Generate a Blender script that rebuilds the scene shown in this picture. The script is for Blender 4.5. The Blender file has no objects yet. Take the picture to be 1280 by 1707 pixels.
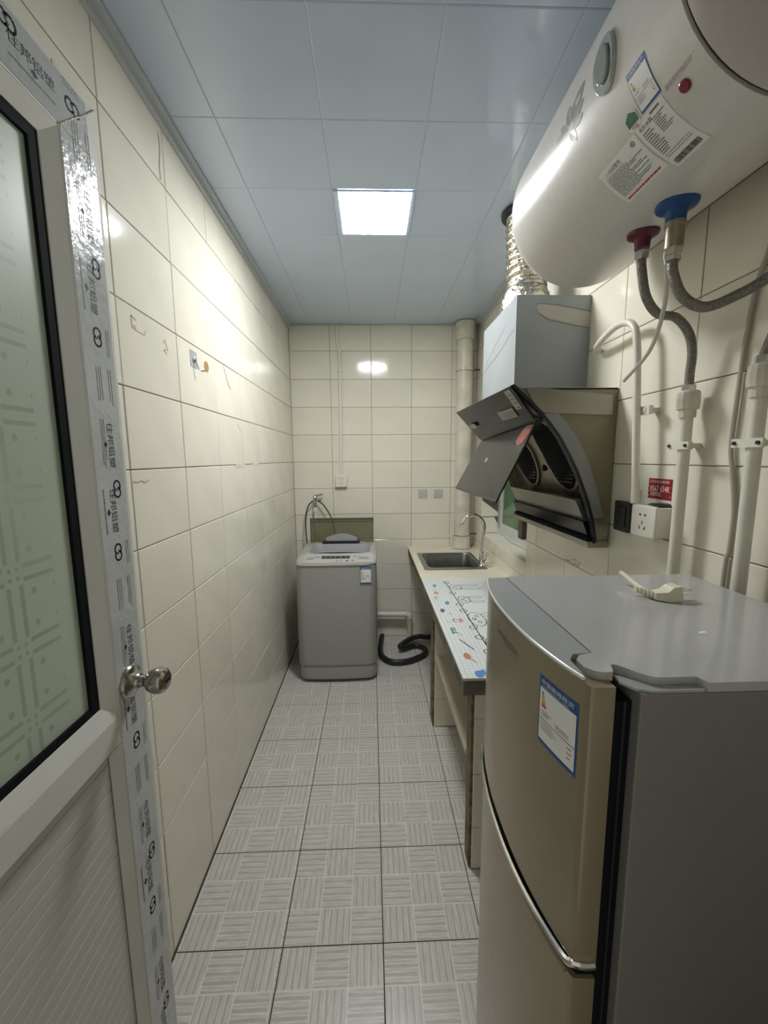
import bpy, bmesh, math, random
from mathutils import Vector, Matrix
random.seed(7)
SC = bpy.context.scene
COL = SC.collection

# ------------------------------------------------------------------ camera
FPX = 668.944
PITCH, YAW, ROLL = -0.1329, 0.0312, -0.0078
cam_d = bpy.data.cameras.new('camera')
cam_d.sensor_fit = 'HORIZONTAL'
cam_d.sensor_width = 36.0
cam_d.lens = FPX / 1280.0 * 36.0
cam_d.clip_start = 0.01
cam = bpy.data.objects.new('camera', cam_d)
COL.objects.link(cam)
_F = Vector((math.sin(YAW) * math.cos(PITCH), math.cos(YAW) * math.cos(PITCH), math.sin(PITCH)))
_R = Vector((math.cos(YAW), -math.sin(YAW), 0))
_U = _R.cross(_F)
_R, _U = math.cos(ROLL) * _R + math.sin(ROLL) * _U, -math.sin(ROLL) * _R + math.cos(ROLL) * _U
cam.matrix_world = Matrix(((_R.x, _U.x, -_F.x, 0.5984), (_R.y, _U.y, -_F.y, 0.0), (_R.z, _U.z, -_F.z, 1.4468), (0, 0, 0, 1)))
SC.camera = cam

# ------------------------------------------------------------------ world, exposure
w = bpy.data.worlds.new('world'); SC.world = w; w.use_nodes = True
bg = w.node_tree.nodes['Background']
bg.inputs[0].default_value = (1.0, 0.95, 0.86, 1); bg.inputs[1].default_value = 0.28
SC.view_settings.view_transform = 'Standard'
SC.view_settings.look = 'None'
SC.view_settings.exposure = 0.80
SC.view_settings.gamma = 1.0
SC.view_settings.use_curve_mapping = False
LAMP_STRENGTH = 50.0

# ------------------------------------------------------------------ room numbers
W, L, H = 1.41, 3.133, 2.43
ZROW = [1.4228 + 0.205 * k for k in range(-7, 6)]

# ------------------------------------------------------------------ materials
MATS = {}
def nd(nt, t, **kw):
    n = nt.nodes.new(t)
    for k, v in kw.items(): setattr(n, k, v)
    return n
def mat(name, col=(.5, .5, .5), rough=.5, metal=0., spec=.5, trans=0., ior=1.45, emit=None, es=1., noise=0., nscale=8., bump=0., bscale=30., coat=0., alpha=1., rnd=0.):
    if name in MATS: return MATS[name]
    m = bpy.data.materials.new(name); m.use_nodes = True
    nt = m.node_tree; b = nt.nodes['Principled BSDF']
    c = (col[0], col[1], col[2], 1)
    b.inputs['Base Color'].default_value = c
    b.inputs['Roughness'].default_value = rough
    b.inputs['Metallic'].default_value = metal
    b.inputs['Specular IOR Level'].default_value = spec
    b.inputs['Transmission Weight'].default_value = trans
    b.inputs['IOR'].default_value = ior
    b.inputs['Coat Weight'].default_value = coat
    b.inputs['Alpha'].default_value = alpha
    if emit:
        b.inputs['Emission Color'].default_value = (*emit, 1); b.inputs['Emission Strength'].default_value = es
    if noise or rnd or bump:
        tc = nd(nt, 'ShaderNodeTexCoord')
    if noise or rnd:
        mx = nd(nt, 'ShaderNodeMix', data_type='RGBA', blend_type='MULTIPLY')
        mx.inputs[0].default_value = 1.
        mx.inputs[6].default_value = c
        nz = nd(nt, 'ShaderNodeTexNoise'); nz.inputs['Scale'].default_value = nscale; nz.inputs['Detail'].default_value = 4
        nt.links.new(tc.outputs['Object'], nz.inputs['Vector'])
        mr = nd(nt, 'ShaderNodeMapRange')
        mr.inputs[1].default_value = .3; mr.inputs[2].default_value = .7
        mr.inputs[3].default_value = 1 - noise; mr.inputs[4].default_value = 1 + noise * .6
        nt.links.new(nz.outputs['Fac'], mr.inputs[0])
        last = mr.outputs[0]
        if rnd:
            oi = nd(nt, 'ShaderNodeObjectInfo')
            m2 = nd(nt, 'ShaderNodeMapRange'); m2.inputs[3].default_value = 1 - rnd; m2.inputs[4].default_value = 1 + rnd
            nt.links.new(oi.outputs['Random'], m2.inputs[0])
            ml = nd(nt, 'ShaderNodeMath', operation='MULTIPLY')
            nt.links.new(last, ml.inputs[0]); nt.links.new(m2.outputs[0], ml.inputs[1]); last = ml.outputs[0]
        nt.links.new(last, mx.inputs[7])
        nt.links.new(mx.outputs[2], b.inputs['Base Color'])
    if bump:
        nb = nd(nt, 'ShaderNodeTexNoise'); nb.inputs['Scale'].default_value = bscale; nb.inputs['Detail'].default_value = 3
        nt.links.new(tc.outputs['Object'], nb.inputs['Vector'])
        bp = nd(nt, 'ShaderNodeBump'); bp.inputs['Strength'].default_value = bump; bp.inputs['Distance'].default_value = .01
        nt.links.new(nb.outputs['Fac'], bp.inputs['Height'])
        nt.links.new(bp.outputs[0], b.inputs['Normal'])
    MATS[name] = m
    return m

def M(nt, op, a, b=None, c=None):
    n = nd(nt, 'ShaderNodeMath', operation=op)
    for i, v in enumerate((a, b, c)):
        if v is None: continue
        if isinstance(v, (int, float)): n.inputs[i].default_value = v
        else: nt.links.new(v, n.inputs[i])
    return n.outputs[0]

wall_tile = mat('wall_tile_glaze', (.78, .748, .632), .11, noise=.05, nscale=5, bump=.045, bscale=16, rnd=.025, spec=.5)
grout = mat('dark_grout', (.13, .105, .075), .9, noise=.4, nscale=20)
fgrout = mat('floor_grout', (.06, .05, .04), .9)
ceil_m = mat('ceiling_panel_gloss', (.56, .655, .79), .08, noise=.02, nscale=3, spec=.55)
trim_m = mat('trim_plastic', (.55, .58, .60), .3)
pvc = mat('pvc_white', (.74, .72, .63), .3, noise=.08, nscale=12)
pvc_old = mat('pvc_yellowed', (.66, .63, .52), .35, noise=.18, nscale=9)
white_pl = mat('white_plastic', (.76, .735, .65), .3)
black_pl = mat('black_plastic', (.018, .019, .022), .35)
chrome = mat('chrome', (.75, .74, .72), .12, 1., noise=.1, nscale=30)
steel = mat('brushed_steel', (.50, .49, .45), .32, 1., noise=.15, nscale=40)
steel_d = mat('sink_steel', (.34, .35, .35), .28, 1., noise=.12, nscale=20)
rubber = mat('black_rubber', (.006, .008, .009), .8, spec=.15)
mortar = mat('raw_mortar', (.20, .15, .10), .95, noise=.5, nscale=30, bump=.6, bscale=80)
ink = mat('print_ink', (.02, .02, .03), .6)
ink_g = mat('print_ink_grey', (.16, .16, .17), .6)
ink_b = mat('print_ink_blue', (.02, .09, .30), .5)
ink_w = mat('print_white', (.80, .80, .78), .5)
ink_r = mat('print_red', (.45, .05, .05), .5)

def floor_tile_mat():
    m = bpy.data.materials.new('floor_tile_basketweave'); m.use_nodes = True
    nt = m.node_tree; b = nt.nodes['Principled BSDF']; lk = nt.links.new
    tc = nd(nt, 'ShaderNodeTexCoord'); sp = nd(nt, 'ShaderNodeSeparateXYZ'); lk(tc.outputs['Object'], sp.inputs[0])
    u = M(nt, 'ADD', M(nt, 'DIVIDE', sp.outputs[0], .0997), 1.5)
    v = M(nt, 'ADD', M(nt, 'DIVIDE', sp.outputs[1], .0997), 1.5)
    par = M(nt, 'MODULO', M(nt, 'ADD', M(nt, 'ADD', M(nt, 'FLOOR', u), M(nt, 'FLOOR', v)), 20.), 2.)
    par = M(nt, 'GREATER_THAN', par, .5)
    mixc = nd(nt, 'ShaderNodeMix', data_type='FLOAT'); lk(par, mixc.inputs[0]); lk(u, mixc.inputs[2]); lk(v, mixc.inputs[3])
    mixd = nd(nt, 'ShaderNodeMix', data_type='FLOAT'); lk(par, mixd.inputs[0]); lk(v, mixd.inputs[2]); lk(u, mixd.inputs[3])
    s = M(nt, 'FRACT', M(nt, 'ADD', mixc.outputs[0], 10.))          # across the stripes 0..1
    d = M(nt, 'FRACT', M(nt, 'ADD', mixd.outputs[0], 10.))
    nz = nd(nt, 'ShaderNodeTexNoise'); nz.inputs['Scale'].default_value = 1.
    mp = nd(nt, 'ShaderNodeCombineXYZ'); lk(M(nt, 'MULTIPLY', mixc.outputs[0], 26.), mp.inputs[0]); lk(M(nt, 'MULTIPLY', mixd.outputs[0], 2.2), mp.inputs[1])
    oi = nd(nt, 'ShaderNodeObjectInfo'); lk(M(nt, 'MULTIPLY', oi.outputs['Random'], 50.), mp.inputs[2]); lk(mp.outputs[0], nz.inputs['Vector'])
    p = M(nt, 'FRACT', M(nt, 'ADD', M(nt, 'MULTIPLY', s, 5.), M(nt, 'MULTIPLY', M(nt, 'SUBTRACT', nz.outputs['Fac'], .5), .16)))
    band = nd(nt, 'ShaderNodeValToRGB'); lk(p, band.inputs[0]); cr = band.color_ramp; cr.interpolation = 'LINEAR'
    cr.elements[0].position = 0.; cr.elements[0].color = (.465, .44, .39, 1)
    cr.elements[1].position = 1.; cr.elements[1].color = (.575, .55, .50, 1)
    for po, g in ((.32, .455), (.40, .56), (.50, .63), (.58, .545), (.78, .55), (.88, .66), (.96, .575)):
        e = cr.elements.new(po); e.color = (g, g * .955, g * .86, 1)
    # pale line round each square
    e1 = M(nt, 'MINIMUM', M(nt, 'MINIMUM', s, M(nt, 'SUBTRACT', 1., s)), M(nt, 'MINIMUM', d, M(nt, 'SUBTRACT', 1., d)))
    edge = M(nt, 'LESS_THAN', e1, .022)
    mx = nd(nt, 'ShaderNodeMix', data_type='RGBA'); lk(edge, mx.inputs[0]); lk(band.outputs[0], mx.inputs[6]); mx.inputs[7].default_value = (.66, .635, .58, 1)
    mu = nd(nt, 'ShaderNodeMix', data_type='RGBA', blend_type='MULTIPLY'); mu.inputs[0].default_value = 1.
    mr = nd(nt, 'ShaderNodeMapRange'); lk(nz.outputs['Fac'], mr.inputs[0]); mr.inputs[1].default_value = .25; mr.inputs[2].default_value = .75; mr.inputs[3].default_value = .82; mr.inputs[4].default_value = 1.12
    lk(mx.outputs[2], mu.inputs[6]); lk(mr.outputs[0], mu.inputs[7])
    lk(mu.outputs[2], b.inputs['Base Color'])
    b.inputs['Roughness'].default_value = .30
    ridge = M(nt, 'ADD', M(nt, 'LESS_THAN', M(nt, 'ABSOLUTE', M(nt, 'SUBTRACT', p, .9)), .07), edge)
    bp = nd(nt, 'ShaderNodeBump'); bp.inputs['Strength'].default_value = .35; bp.inputs['Distance'].default_value = .001
    lk(ridge, bp.inputs['Height']); lk(bp.outputs[0], b.inputs['Normal'])
    return m
floor_tile = floor_tile_mat()

# ------------------------------------------------------------------ mesh helpers
def catmull(pts, n=8):
    P = [Vector(p) for p in pts]
    if len(P) < 3: return P
    Q = [P[0] * 2 - P[1]] + P + [P[-1] * 2 - P[-2]]
    out = []
    for i in range(1, len(Q) - 2):
        a, b, c, d = Q[i - 1:i + 3]
        for k in range(n):
            t = k / n
            out.append(.5 * ((2 * b) + (c - a) * t + (2 * a - 5 * b + 4 * c - d) * t * t + (3 * b - a - 3 * c + d) * t ** 3))
    out.append(P[-1])
    return out

class MB:
    def __init__(s): s.v = []; s.f = []; s.hard = False
    def add(s, vs, fs):
        o = len(s.v); s.v += [Vector(v) for v in vs]; s.f += [tuple(i + o for i in f) for f in fs]; return s
    def box(s, x0, x1, y0, y1, z0, z1, ch=0.):
        if ch <= 0:
            return s.add([(x0, y0, z0), (x1, y0, z0), (x1, y1, z0), (x0, y1, z0), (x0, y0, z1), (x1, y0, z1), (x1, y1, z1), (x0, y1, z1)],
                         [(3, 2, 1, 0), (4, 5, 6, 7), (0, 1, 5, 4), (1, 2, 6, 5), (2, 3, 7, 6), (3, 0, 4, 7)])
        s.hard = True
        bm = bmesh.new(); bmesh.ops.create_cube(bm, size=1)
        for v in bm.verts:
            v.co = Vector(((x0 + x1) / 2 + v.co.x * (x1 - x0), (y0 + y1) / 2 + v.co.y * (y1 - y0), (z0 + z1) / 2 + v.co.z * (z1 - z0)))
        bmesh.ops.bevel(bm, geom=bm.edges[:] + bm.verts[:], offset=ch, segments=2, affect='EDGES', profile=.5)
        bm.verts.index_update()
        s.add([v.co.copy() for v in bm.verts], [[v.index for v in f.verts] for f in bm.faces]); bm.free(); return s
    def prism(s, poly, axis, a, b):
        # poly: 2D points in the two other axes (in order xyz minus axis)
        def mk(p, h):
            q = [0, 0, 0]; o = [i for i in range(3) if i != axis]; q[o[0]] = p[0]; q[o[1]] = p[1]; q[axis] = h; return q
        n = len(poly)
        return s.add([mk(p, a) for p in poly] + [mk(p, b) for p in poly],
                     [tuple(range(n))[::-1], tuple(range(n, 2 * n))] + [(i, (i + 1) % n, n + (i + 1) % n, n + i) for i in range(n)])
    def lathe(s, prof, c, axis='z', n=28, cap=True):
        c = Vector(c); ax = {'x': 0, 'y': 1, 'z': 2}[axis]; o = [i for i in range(3) if i != ax]
        vs = []; fs = []
        for r, h in prof:
            for k in range(n):
                t = 2 * math.pi * k / n; q = [0, 0, 0]; q[o[0]] = r * math.cos(t); q[o[1]] = r * math.sin(t); q[ax] = h
                vs.append(c + Vector(q))
        m = len(prof)
        for i in range(m - 1):
            for k in range(n):
                fs.append((i * n + k, i * n + (k + 1) % n, (i + 1) * n + (k + 1) % n, (i + 1) * n + k))
        if cap:
            fs.append(tuple(range(n))[::-1]); fs.append(tuple(range((m - 1) * n, m * n)))
        return s.add(vs, fs)
    def tube(s, pts, r, n=12, smooth=6, cap=True, rf=None):
        P = catmull(pts, smooth) if smooth > 1 else [Vector(p) for p in pts]
        T = [(P[min(i + 1, len(P) - 1)] - P[max(i - 1, 0)]).normalized() for i in range(len(P))]
        up = Vector((0, 0, 1)) if abs(T[0].z) < .9 else Vector((1, 0, 0))
        nrm = (up - T[0] * up.dot(T[0])).normalized(); vs = []; fs = []
        for i, p in enumerate(P):
            nrm = (nrm - T[i] * nrm.dot(T[i])).normalized(); bn = T[i].cross(nrm)
            rr = r if rf is None else rf(i / (len(P) - 1))
            for k in range(n):
                t = 2 * math.pi * k / n; vs.append(p + (nrm * math.cos(t) + bn * math.sin(t)) * rr)
        for i in range(len(P) - 1):
            for k in range(n): fs.append((i * n + k, i * n + (k + 1) % n, (i + 1) * n + (k + 1) % n, (i + 1) * n + k))
        if cap: fs.append(tuple(range(n))[::-1]); fs.append(tuple(range((len(P) - 1) * n, len(P) * n)))
        return s.add(vs, fs)
    def loft(s, rings, cap0=True, cap1=True):
        n = len(rings[0]); vs = [p for r in rings for p in r]; fs = []
        for i in range(len(rings) - 1):
            for k in range(n): fs.append((i * n + k, i * n + (k + 1) % n, (i + 1) * n + (k + 1) % n, (i + 1) * n + k))
        if cap0: fs.append(tuple(range(n))[::-1])
        if cap1: fs.append(tuple(range((len(rings) - 1) * n, len(rings) * n)))
        return s.add(vs, fs)
    def slab(s, quad, thick):
        q = [Vector(p) for p in quad]; nrm = (q[1] - q[0]).cross(q[3] - q[0]).normalized() * thick
        return s.add(q + [p + nrm for p in q], [(3, 2, 1, 0), (4, 5, 6, 7)] + [(i, (i + 1) % 4, 4 + (i + 1) % 4, 4 + i) for i in range(4)])
    def build(s, name, m, parent=None, smooth=True, ang=.5, origin=None):
        lo = [min(v[i] for v in s.v) for i in range(3)]; hi = [max(v[i] for v in s.v) for i in range(3)]
        o = Vector(((lo[0] + hi[0]) / 2, (lo[1] + hi[1]) / 2, lo[2] if parent is None else (lo[2] + hi[2]) / 2)) if origin is None else Vector(origin)
        me = bpy.data.meshes.new(name); me.from_pydata([v - o for v in s.v], [], s.f)
        bm = bmesh.new(); bm.from_mesh(me); bmesh.ops.recalc_face_normals(bm, faces=bm.faces[:]); bm.to_mesh(me); bm.free()
        if smooth:
            me.polygons.foreach_set('use_smooth', [True] * len(me.polygons)); me.set_sharp_from_angle(angle=.35 if s.hard else ang)
        me.materials.append(m)
        ob = bpy.data.objects.new(name, me); COL.objects.link(ob); ob.location = o
        attach(ob, parent)
        return ob
def wloc(o):
    l = Vector(o.location); p = o.parent
    while p: l += p.location; p = p.parent
    return l
def attach(ob, parent):
    if parent is None: return
    l = Vector(ob.location); ob.parent = parent; ob.location = l - wloc(parent)
def tag(o, label, cat, group=None, kind=None):
    o['label'] = label; o['category'] = cat
    if group: o['group'] = group
    if kind: o['kind'] = kind
    return o
def thing(name, label, cat, loc, group=None, kind=None):
    o = bpy.data.objects.new(name, None); COL.objects.link(o); o.location = loc; o.empty_display_size = .05
    return tag(o, label, cat, group, kind)
def link_mesh(name, me, loc, parent, rotz=0):
    ob = bpy.data.objects.new(name, me); COL.objects.link(ob); ob.location = loc; ob.rotation_euler = (0, 0, rotz)
    attach(ob, parent); return ob

# flat print: polygons and text in (u,v) mapped on to a surface
_font = {}
def text_polys(body, size):
    key = (body, size)
    if key in _font: return _font[key]
    cu = bpy.data.curves.new('t', 'FONT'); cu.body = body; cu.size = size; cu.align_x = 'LEFT'; cu.fill_mode = 'BOTH'; cu.resolution_u = 2
    ob = bpy.data.objects.new('t', cu); COL.objects.link(ob)
    dg = bpy.context.evaluated_depsgraph_get(); me = bpy.data.meshes.new_from_object(ob.evaluated_get(dg))
    vs = [(v.co.x, v.co.y) for v in me.vertices]; fs = [tuple(p.vertices) for p in me.polygons]
    bpy.data.objects.remove(ob); bpy.data.curves.remove(cu); bpy.data.meshes.remove(me)
    _font[key] = (vs, fs); return vs, fs
class Print:
    def __init__(s): s.v = []; s.f = []
    def poly(s, pts):
        o = len(s.v); s.v += list(pts); s.f.append(tuple(range(o, o + len(pts)))); return s
    def rect(s, u0, v0, u1, v1, n=1):
        for i in range(n):
            a = v0 + (v1 - v0) * i / n; b = v0 + (v1 - v0) * (i + 1) / n
            s.poly([(u0, a), (u1, a), (u1, b), (u0, b)])
        return s
    def text(s, body, u, v, size, width=None):
        vs, fs = text_polys(body, size)
        if not vs: return s
        lo = min(a for a, b in vs); hi = max(a for a, b in vs); k = 1. if width is None else width / max(hi - lo, 1e-6)
        o = len(s.v); s.v += [(u + (a - lo) * k, v + b) for a, b in vs]; s.f += [tuple(i + o for i in f) for f in fs]; return s
    def disc(s, u, v, r, n=20, ry=None):
        return s.poly([(u + r * math.cos(2 * math.pi * k / n), v + (ry or r) * math.sin(2 * math.pi * k / n)) for k in range(n)])
    def line(s, pts, wd):
        for a, b in zip(pts[:-1], pts[1:]):
            d = Vector((b[0] - a[0], b[1] - a[1]))
            if d.length < 1e-9: continue
            q = Vector((-d.y, d.x)).normalized() * wd / 2; e = d.normalized() * wd * .3
            s.poly([(a[0] - e.x - q.x, a[1] - e.y - q.y), (b[0] + e.x - q.x, b[1] + e.y - q.y), (b[0] + e.x + q.x, b[1] + e.y + q.y), (a[0] - e.x + q.x, a[1] - e.y + q.y)])
        return s
    def ring(s, u, v, r, wd, n=22, ry=None, a0=0, a1=2 * math.pi):
        return s.line([(u + r * math.cos(a0 + (a1 - a0) * k / n), v + (ry or r) * math.sin(a0 + (a1 - a0) * k / n)) for k in range(n + 1)], wd)
    def bars(s, u0, u1, v0, v1, rows, fill=.45, seed=1, wmin=.3):
        rg = random.Random(seed)
        h = (v1 - v0) / rows
        for i in range(rows):
            u = u0
            e = u0 + (u1 - u0) * (rg.uniform(wmin, 1.))
            while u < e:
                l = min(rg.uniform(.04, .16) * (u1 - u0), e - u)
                s.rect(u, v1 - (i + fill) * h - 0, u + l, v1 - i * h); u += l + .012 * (u1 - u0)
        return s
    def build(s, name, m, mapf, parent, lift):
        mb = MB(); mb.v = [mapf(u, v, lift) for u, v in s.v]; mb.f = s.f
        lo = mb.v[0]
        me = bpy.data.meshes.new(name)
        o = sum(mb.v, Vector((0, 0, 0))) / len(mb.v)
        me.from_pydata([p - o for p in mb.v], [], mb.f); me.materials.append(m)
        ob = bpy.data.objects.new(name, me); COL.objects.link(ob); ob.location = o; attach(ob, parent); return ob
def plane_map(origin, U, V):
    O = Vector(origin); U = Vector(U).normalized(); V = Vector(V).normalized(); N = U.cross(V)
    return lambda u, v, l: O + U * u + V * v + N * l

# ------------------------------------------------------------------ tiles
_tm = {}
def tile_mesh(name, nax, sgn, a, b, t, ch, gap, m):
    """a along first other axis, b along second; face at 0 pointing sgn*nax"""
    key = (name, nax, sgn, round(a, 4), round(b, 4))
    if key in _tm: return _tm[key]
    A, B = a / 2 - gap / 2, b / 2 - gap / 2
    o = [i for i in range(3) if i != nax]
    def P(p, q, d):
        r = [0, 0, 0]; r[o[0]] = p; r[o[1]] = q; r[nax] = d * sgn; return r
    vs = []
    for da, d in ((0, -t), (0, -ch), (ch * 1.6, 0)):
        vs += [P(-A + da, -B + da, d), P(A - da, -B + da, d), P(A - da, B - da, d), P(-A + da, B - da, d)]
    fs = [(0, 1, 2, 3), (8, 9, 10, 11)] + [(i + k, i + (k + 1) % 4, i + 4 + (k + 1) % 4, i + 4 + k) for i in (0, 4) for k in range(4)]
    me = bpy.data.meshes.new(name); me.from_pydata(vs, [], fs)
    bm = bmesh.new(); bm.from_mesh(me); bmesh.ops.recalc_face_normals(bm, faces=bm.faces[:]); bm.to_mesh(me); bm.free()
    me.materials.append(m); _tm[key] = me; return me
def lay_tiles(name, parent, nax, sgn, const, la, lb, m, gap=.0023, t=.006, ch=.0012, hole=None, jit=.0004, skip=None, rot=False):
    o = [i for i in range(3) if i != nax]
    for a0, a1 in zip(la[:-1], la[1:]):
        for b0, b1 in zip(lb[:-1], lb[1:]):
            if skip and skip(a0, a1, b0, b1): continue
            rs = [(a0, a1, b0, b1)]
            if hole:
                h0, h1, k0, k1 = hole
                if a0 < h1 and a1 > h0 and b0 < k1 and b1 > k0:
                    rs = []
                    if a0 < h0: rs.append((a0, h0, b0, b1))
                    if a1 > h1: rs.append((h1, a1, b0, b1))
                    c0, c1 = max(a0, h0), min(a1, h1)
                    if b0 < k0: rs.append((c0, c1, b0, k0))
                    if b1 > k1: rs.append((c0, c1, k1, b1))
            for r in rs:
                if r[1] - r[0] < .008 or r[3] - r[2] < .008: continue
                me = tile_mesh(name, nax, sgn, r[1] - r[0], r[3] - r[2], t, ch, gap, m)
                l = [0, 0, 0]; l[o[0]] = (r[0] + r[1]) / 2; l[o[1]] = (r[2] + r[3]) / 2; l[nax] = const + sgn * random.uniform(-jit, jit)
                sq = rot and abs((r[1] - r[0]) - (r[3] - r[2])) < 1e-4
                ob = link_mesh(name, me, l, parent, math.pi / 2 if sq and random.random() < .5 else 0)
                if not sq:
                    e = .0022
                    if nax == 0: ob.rotation_euler = (0, random.uniform(-e, e), random.uniform(-e, e))
                    elif nax == 1: ob.rotation_euler = (random.uniform(-e, e), 0, random.uniform(-e, e))

# ------------------------------------------------------------------ shell
Y0 = .08
fl = MB().box(0, W, Y0 - .4, L, -.12, -.0015).build('floor', fgrout); tag(fl, 'grey basketweave patterned tile floor with dark joints', 'floor', kind='structure')
xs = [.003, .318, .618, .918, 1.218, W]
ys = [1.0261 + .3 * k for k in range(-3, 7)] + [L]
lay_tiles('floor_tile', fl, 2, 1, 0, xs, [Y0 - .1] + ys, floor_tile, gap=.0034, ch=.0006, jit=.0002, rot=True)
wl = MB().box(-.14, -.0022, Y0 - .2, L + .12, -.12, H + .02).build('wall_left', grout); tag(wl, 'long cream tiled wall facing the fridge, with glue marks', 'wall', kind='structure')
zl = [0] + [z for z in ZROW if .05 < z < H - .05] + [H]
yl = sorted(1.0247 + .2996 * k for k in range(-3, 8)); yl = [Y0] + [y for y in yl if Y0 + .02 < y < L - .02] + [L]
lay_tiles('wall_tile', wl, 0, 1, 0, yl, zl, wall_tile)
wb = MB().box(-.14, W + .2, L + .0022, L + .14, -.12, H + .02).build('wall_back', grout); tag(wb, 'cream tiled end wall behind the washing machine', 'wall', kind='structure')
xl = [0, .3008, .6069, .913, 1.2191, W]
lay_tiles('wall_tile', wb, 1, -1, L, xl, zl, wall_tile)
WY0, WY1, WZ0, WZ1 = 2.05, 2.912, .89, 1.63
wr = MB()
wr.box(W + .0022, W + .2, Y0 - .2, WY0, -.12, H + .02).box(W + .0022, W + .2, WY1, L + .002, -.12, H + .02)
wr.box(W + .0022, W + .2, WY0, WY1, -.12, WZ0 - .006).box(W + .0022, W + .2, WY0, WY1, WZ1 + .006, H + .02)
wr = wr.build('wall_right', grout, smooth=False); tag(wr, 'cream tiled wall carrying the water heater, hood and pipes', 'wall', kind='structure')
yr = sorted(1.018 + .302 * k for k in range(-3, 8)); yr = [Y0] + [y for y in yr if Y0 + .02 < y < L - .02] + [L]
lay_tiles('wall_tile', wr, 0, -1, W, yr, zl, wall_tile, hole=(WY0, WY1, WZ0, WZ1))
# window recess: tiled sill and jambs
lay_tiles('sill_tile', wr, 2, 1, WZ0, [W, W + .145], [WY0, 2.34, 2.63, WY1], wall_tile)
lay_tiles('jamb_tile', wr, 1, -1, WY1, [W, W + .145], [WZ0] + [z for z in zl if WZ0 + .02 < z < WZ1 - .02] + [WZ1], wall_tile)
lay_tiles('jamb_tile', wr, 1, 1, WY0, [W, W + .145], [WZ0] + [z for z in zl if WZ0 + .02 < z < WZ1 - .02] + [WZ1], wall_tile)
plaster = mat('plaster', (.60, .57, .50), .8, noise=.06, nscale=6)
wf = MB().box(-.14, .03, Y0 - .2, Y0, 0, H).box(.9, W + .2, Y0 - .2, Y0, 0, H).box(.03, .9, Y0 - .2, Y0, 2.12, H)
wf = wf.build('wall_front', plaster, smooth=False); tag(wf, 'plastered wall with the doorway the kitchen is entered by', 'wall', kind='structure')
# ceiling
ce = MB().box(-.14, W + .2, Y0 - .2, L + .14, H + .003, H + .1).build('ceiling', trim_m); tag(ce, 'glossy pale blue-grey panel ceiling', 'ceiling', kind='structure')
cx_ = [0, .158, .467, .776, 1.086, W]
cy_ = [Y0, .40, .7065, 1.013, 1.32, 1.6265, 1.933, 2.24, 2.546, 2.852, L]
lay_tiles('ceiling_panel', ce, 2, -1, H, cx_, cy_, ceil_m, gap=.0005, t=.004, ch=.0016, jit=.0003,
          skip=lambda a0, a1, b0, b1: abs(a0 - .467) < .01 and abs(b0 - 1.6265) < .01)
def trim(n, x0, x1, y0, y1, label):
    m = MB()
    m.box(x0, x1, y0, y1, H - .0085, H - .0015)
    t = m.build('trim_%d' % n, trim_m, smooth=False); return tag(t, label, 'trim', kind='structure')
t1 = trim(1, .0005, .029, Y0, L - .0005, 'pale edge trim where the ceiling meets the wall with the glue marks')
MB().box(.0005, .006, Y0, L - .0005, H - .03, H - .0085).build('trim_lip', trim_m, t1, smooth=False)
t2 = trim(2, .029, W - .046, L - .012, L - .0005, 'narrow edge trim where the ceiling meets the end wall')
t3 = trim(3, W - .046, W - .0005, Y0, L - .0005, 'pale edge trim where the ceiling meets the wall with the heater')
MB().box(W - .006, W - .0005, Y0, L - .0005, H - .03, H - .0085).build('trim_lip', trim_m, t3, smooth=False)

# window
win = thing('window_1', 'aluminium sliding window with green glass in the tiled recess', 'window', (W + .14, 2.48, WZ0), kind='structure')
alu = mat('window_aluminium', (.46, .48, .47), .35, .3, noise=.2, nscale=20)
alu_film = mat('window_frame_film', (.58, .60, .56), .4)
brown = mat('brown_sash', (.075, .05, .038), .45, noise=.3, nscale=30)
gglass = mat('green_window_glass', (.13, .23, .12), .12, trans=.25, spec=.5)
fx0, fx1 = W + .12, W + .19
MB().box(fx0, fx1, WY0 + .001, WY1 - .001, WZ0 + .0005, WZ0 + .045).build('frame_rail', alu_film, win)
MB().box(fx0, fx1, WY0 + .001, WY1 - .001, WZ1 - .045, WZ1 - .0005).build('frame_rail', alu, win)
MB().box(fx0, fx1, WY1 - .04, WY1 - .001, WZ0 + .045, WZ1 - .045).build('frame_stile', alu, win)
MB().box(fx0, fx1, WY0 + .001, WY0 + .04, WZ0 + .045, WZ1 - .045).build('frame_stile', alu, win)
MB().box(fx0 - .012, fx0 - .0003, WY0 + .05, 2.70, WZ0 + .003, WZ0 + .02).build('film_strip', alu_film, win)
sa = MB().box(fx0 + .005, fx0 + .03, 2.50, 2.87, WZ0 + .046, WZ0 + .085).box(fx0 + .005, fx0 + .03, 2.50, 2.87, WZ1 - .085, WZ1 - .046)
sa.box(fx0 + .005, fx0 + .03, 2.835, 2.87, WZ0 + .085, WZ1 - .085).build('sash_frame', alu_film, win)
MB().box(fx0 + .004, fx0 + .031, 2.44, 2.50, WZ0 + .046, WZ1 - .046).build('sash_stile', brown, win)
MB().box(fx0 + .014, fx0 + .019, 2.50, 2.835, WZ0 + .085, WZ1 - .085).build('glass_pane', gglass, win)
MB().box(fx0 + .036, fx0 + .06, 2.39, 2.475, WZ0 + .046, WZ1 - .046).build('sash_stile', brown, win)
MB().box(fx0 + .036, fx0 + .06, WY0 + .04, 2.39, WZ0 + .046, WZ0 + .085).build('sash_rail', brown, win)
MB().box(fx0 + .046, fx0 + .051, WY0 + .04, 2.39, WZ0 + .085, WZ1 - .046).build('glass_pane', gglass, win)

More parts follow.
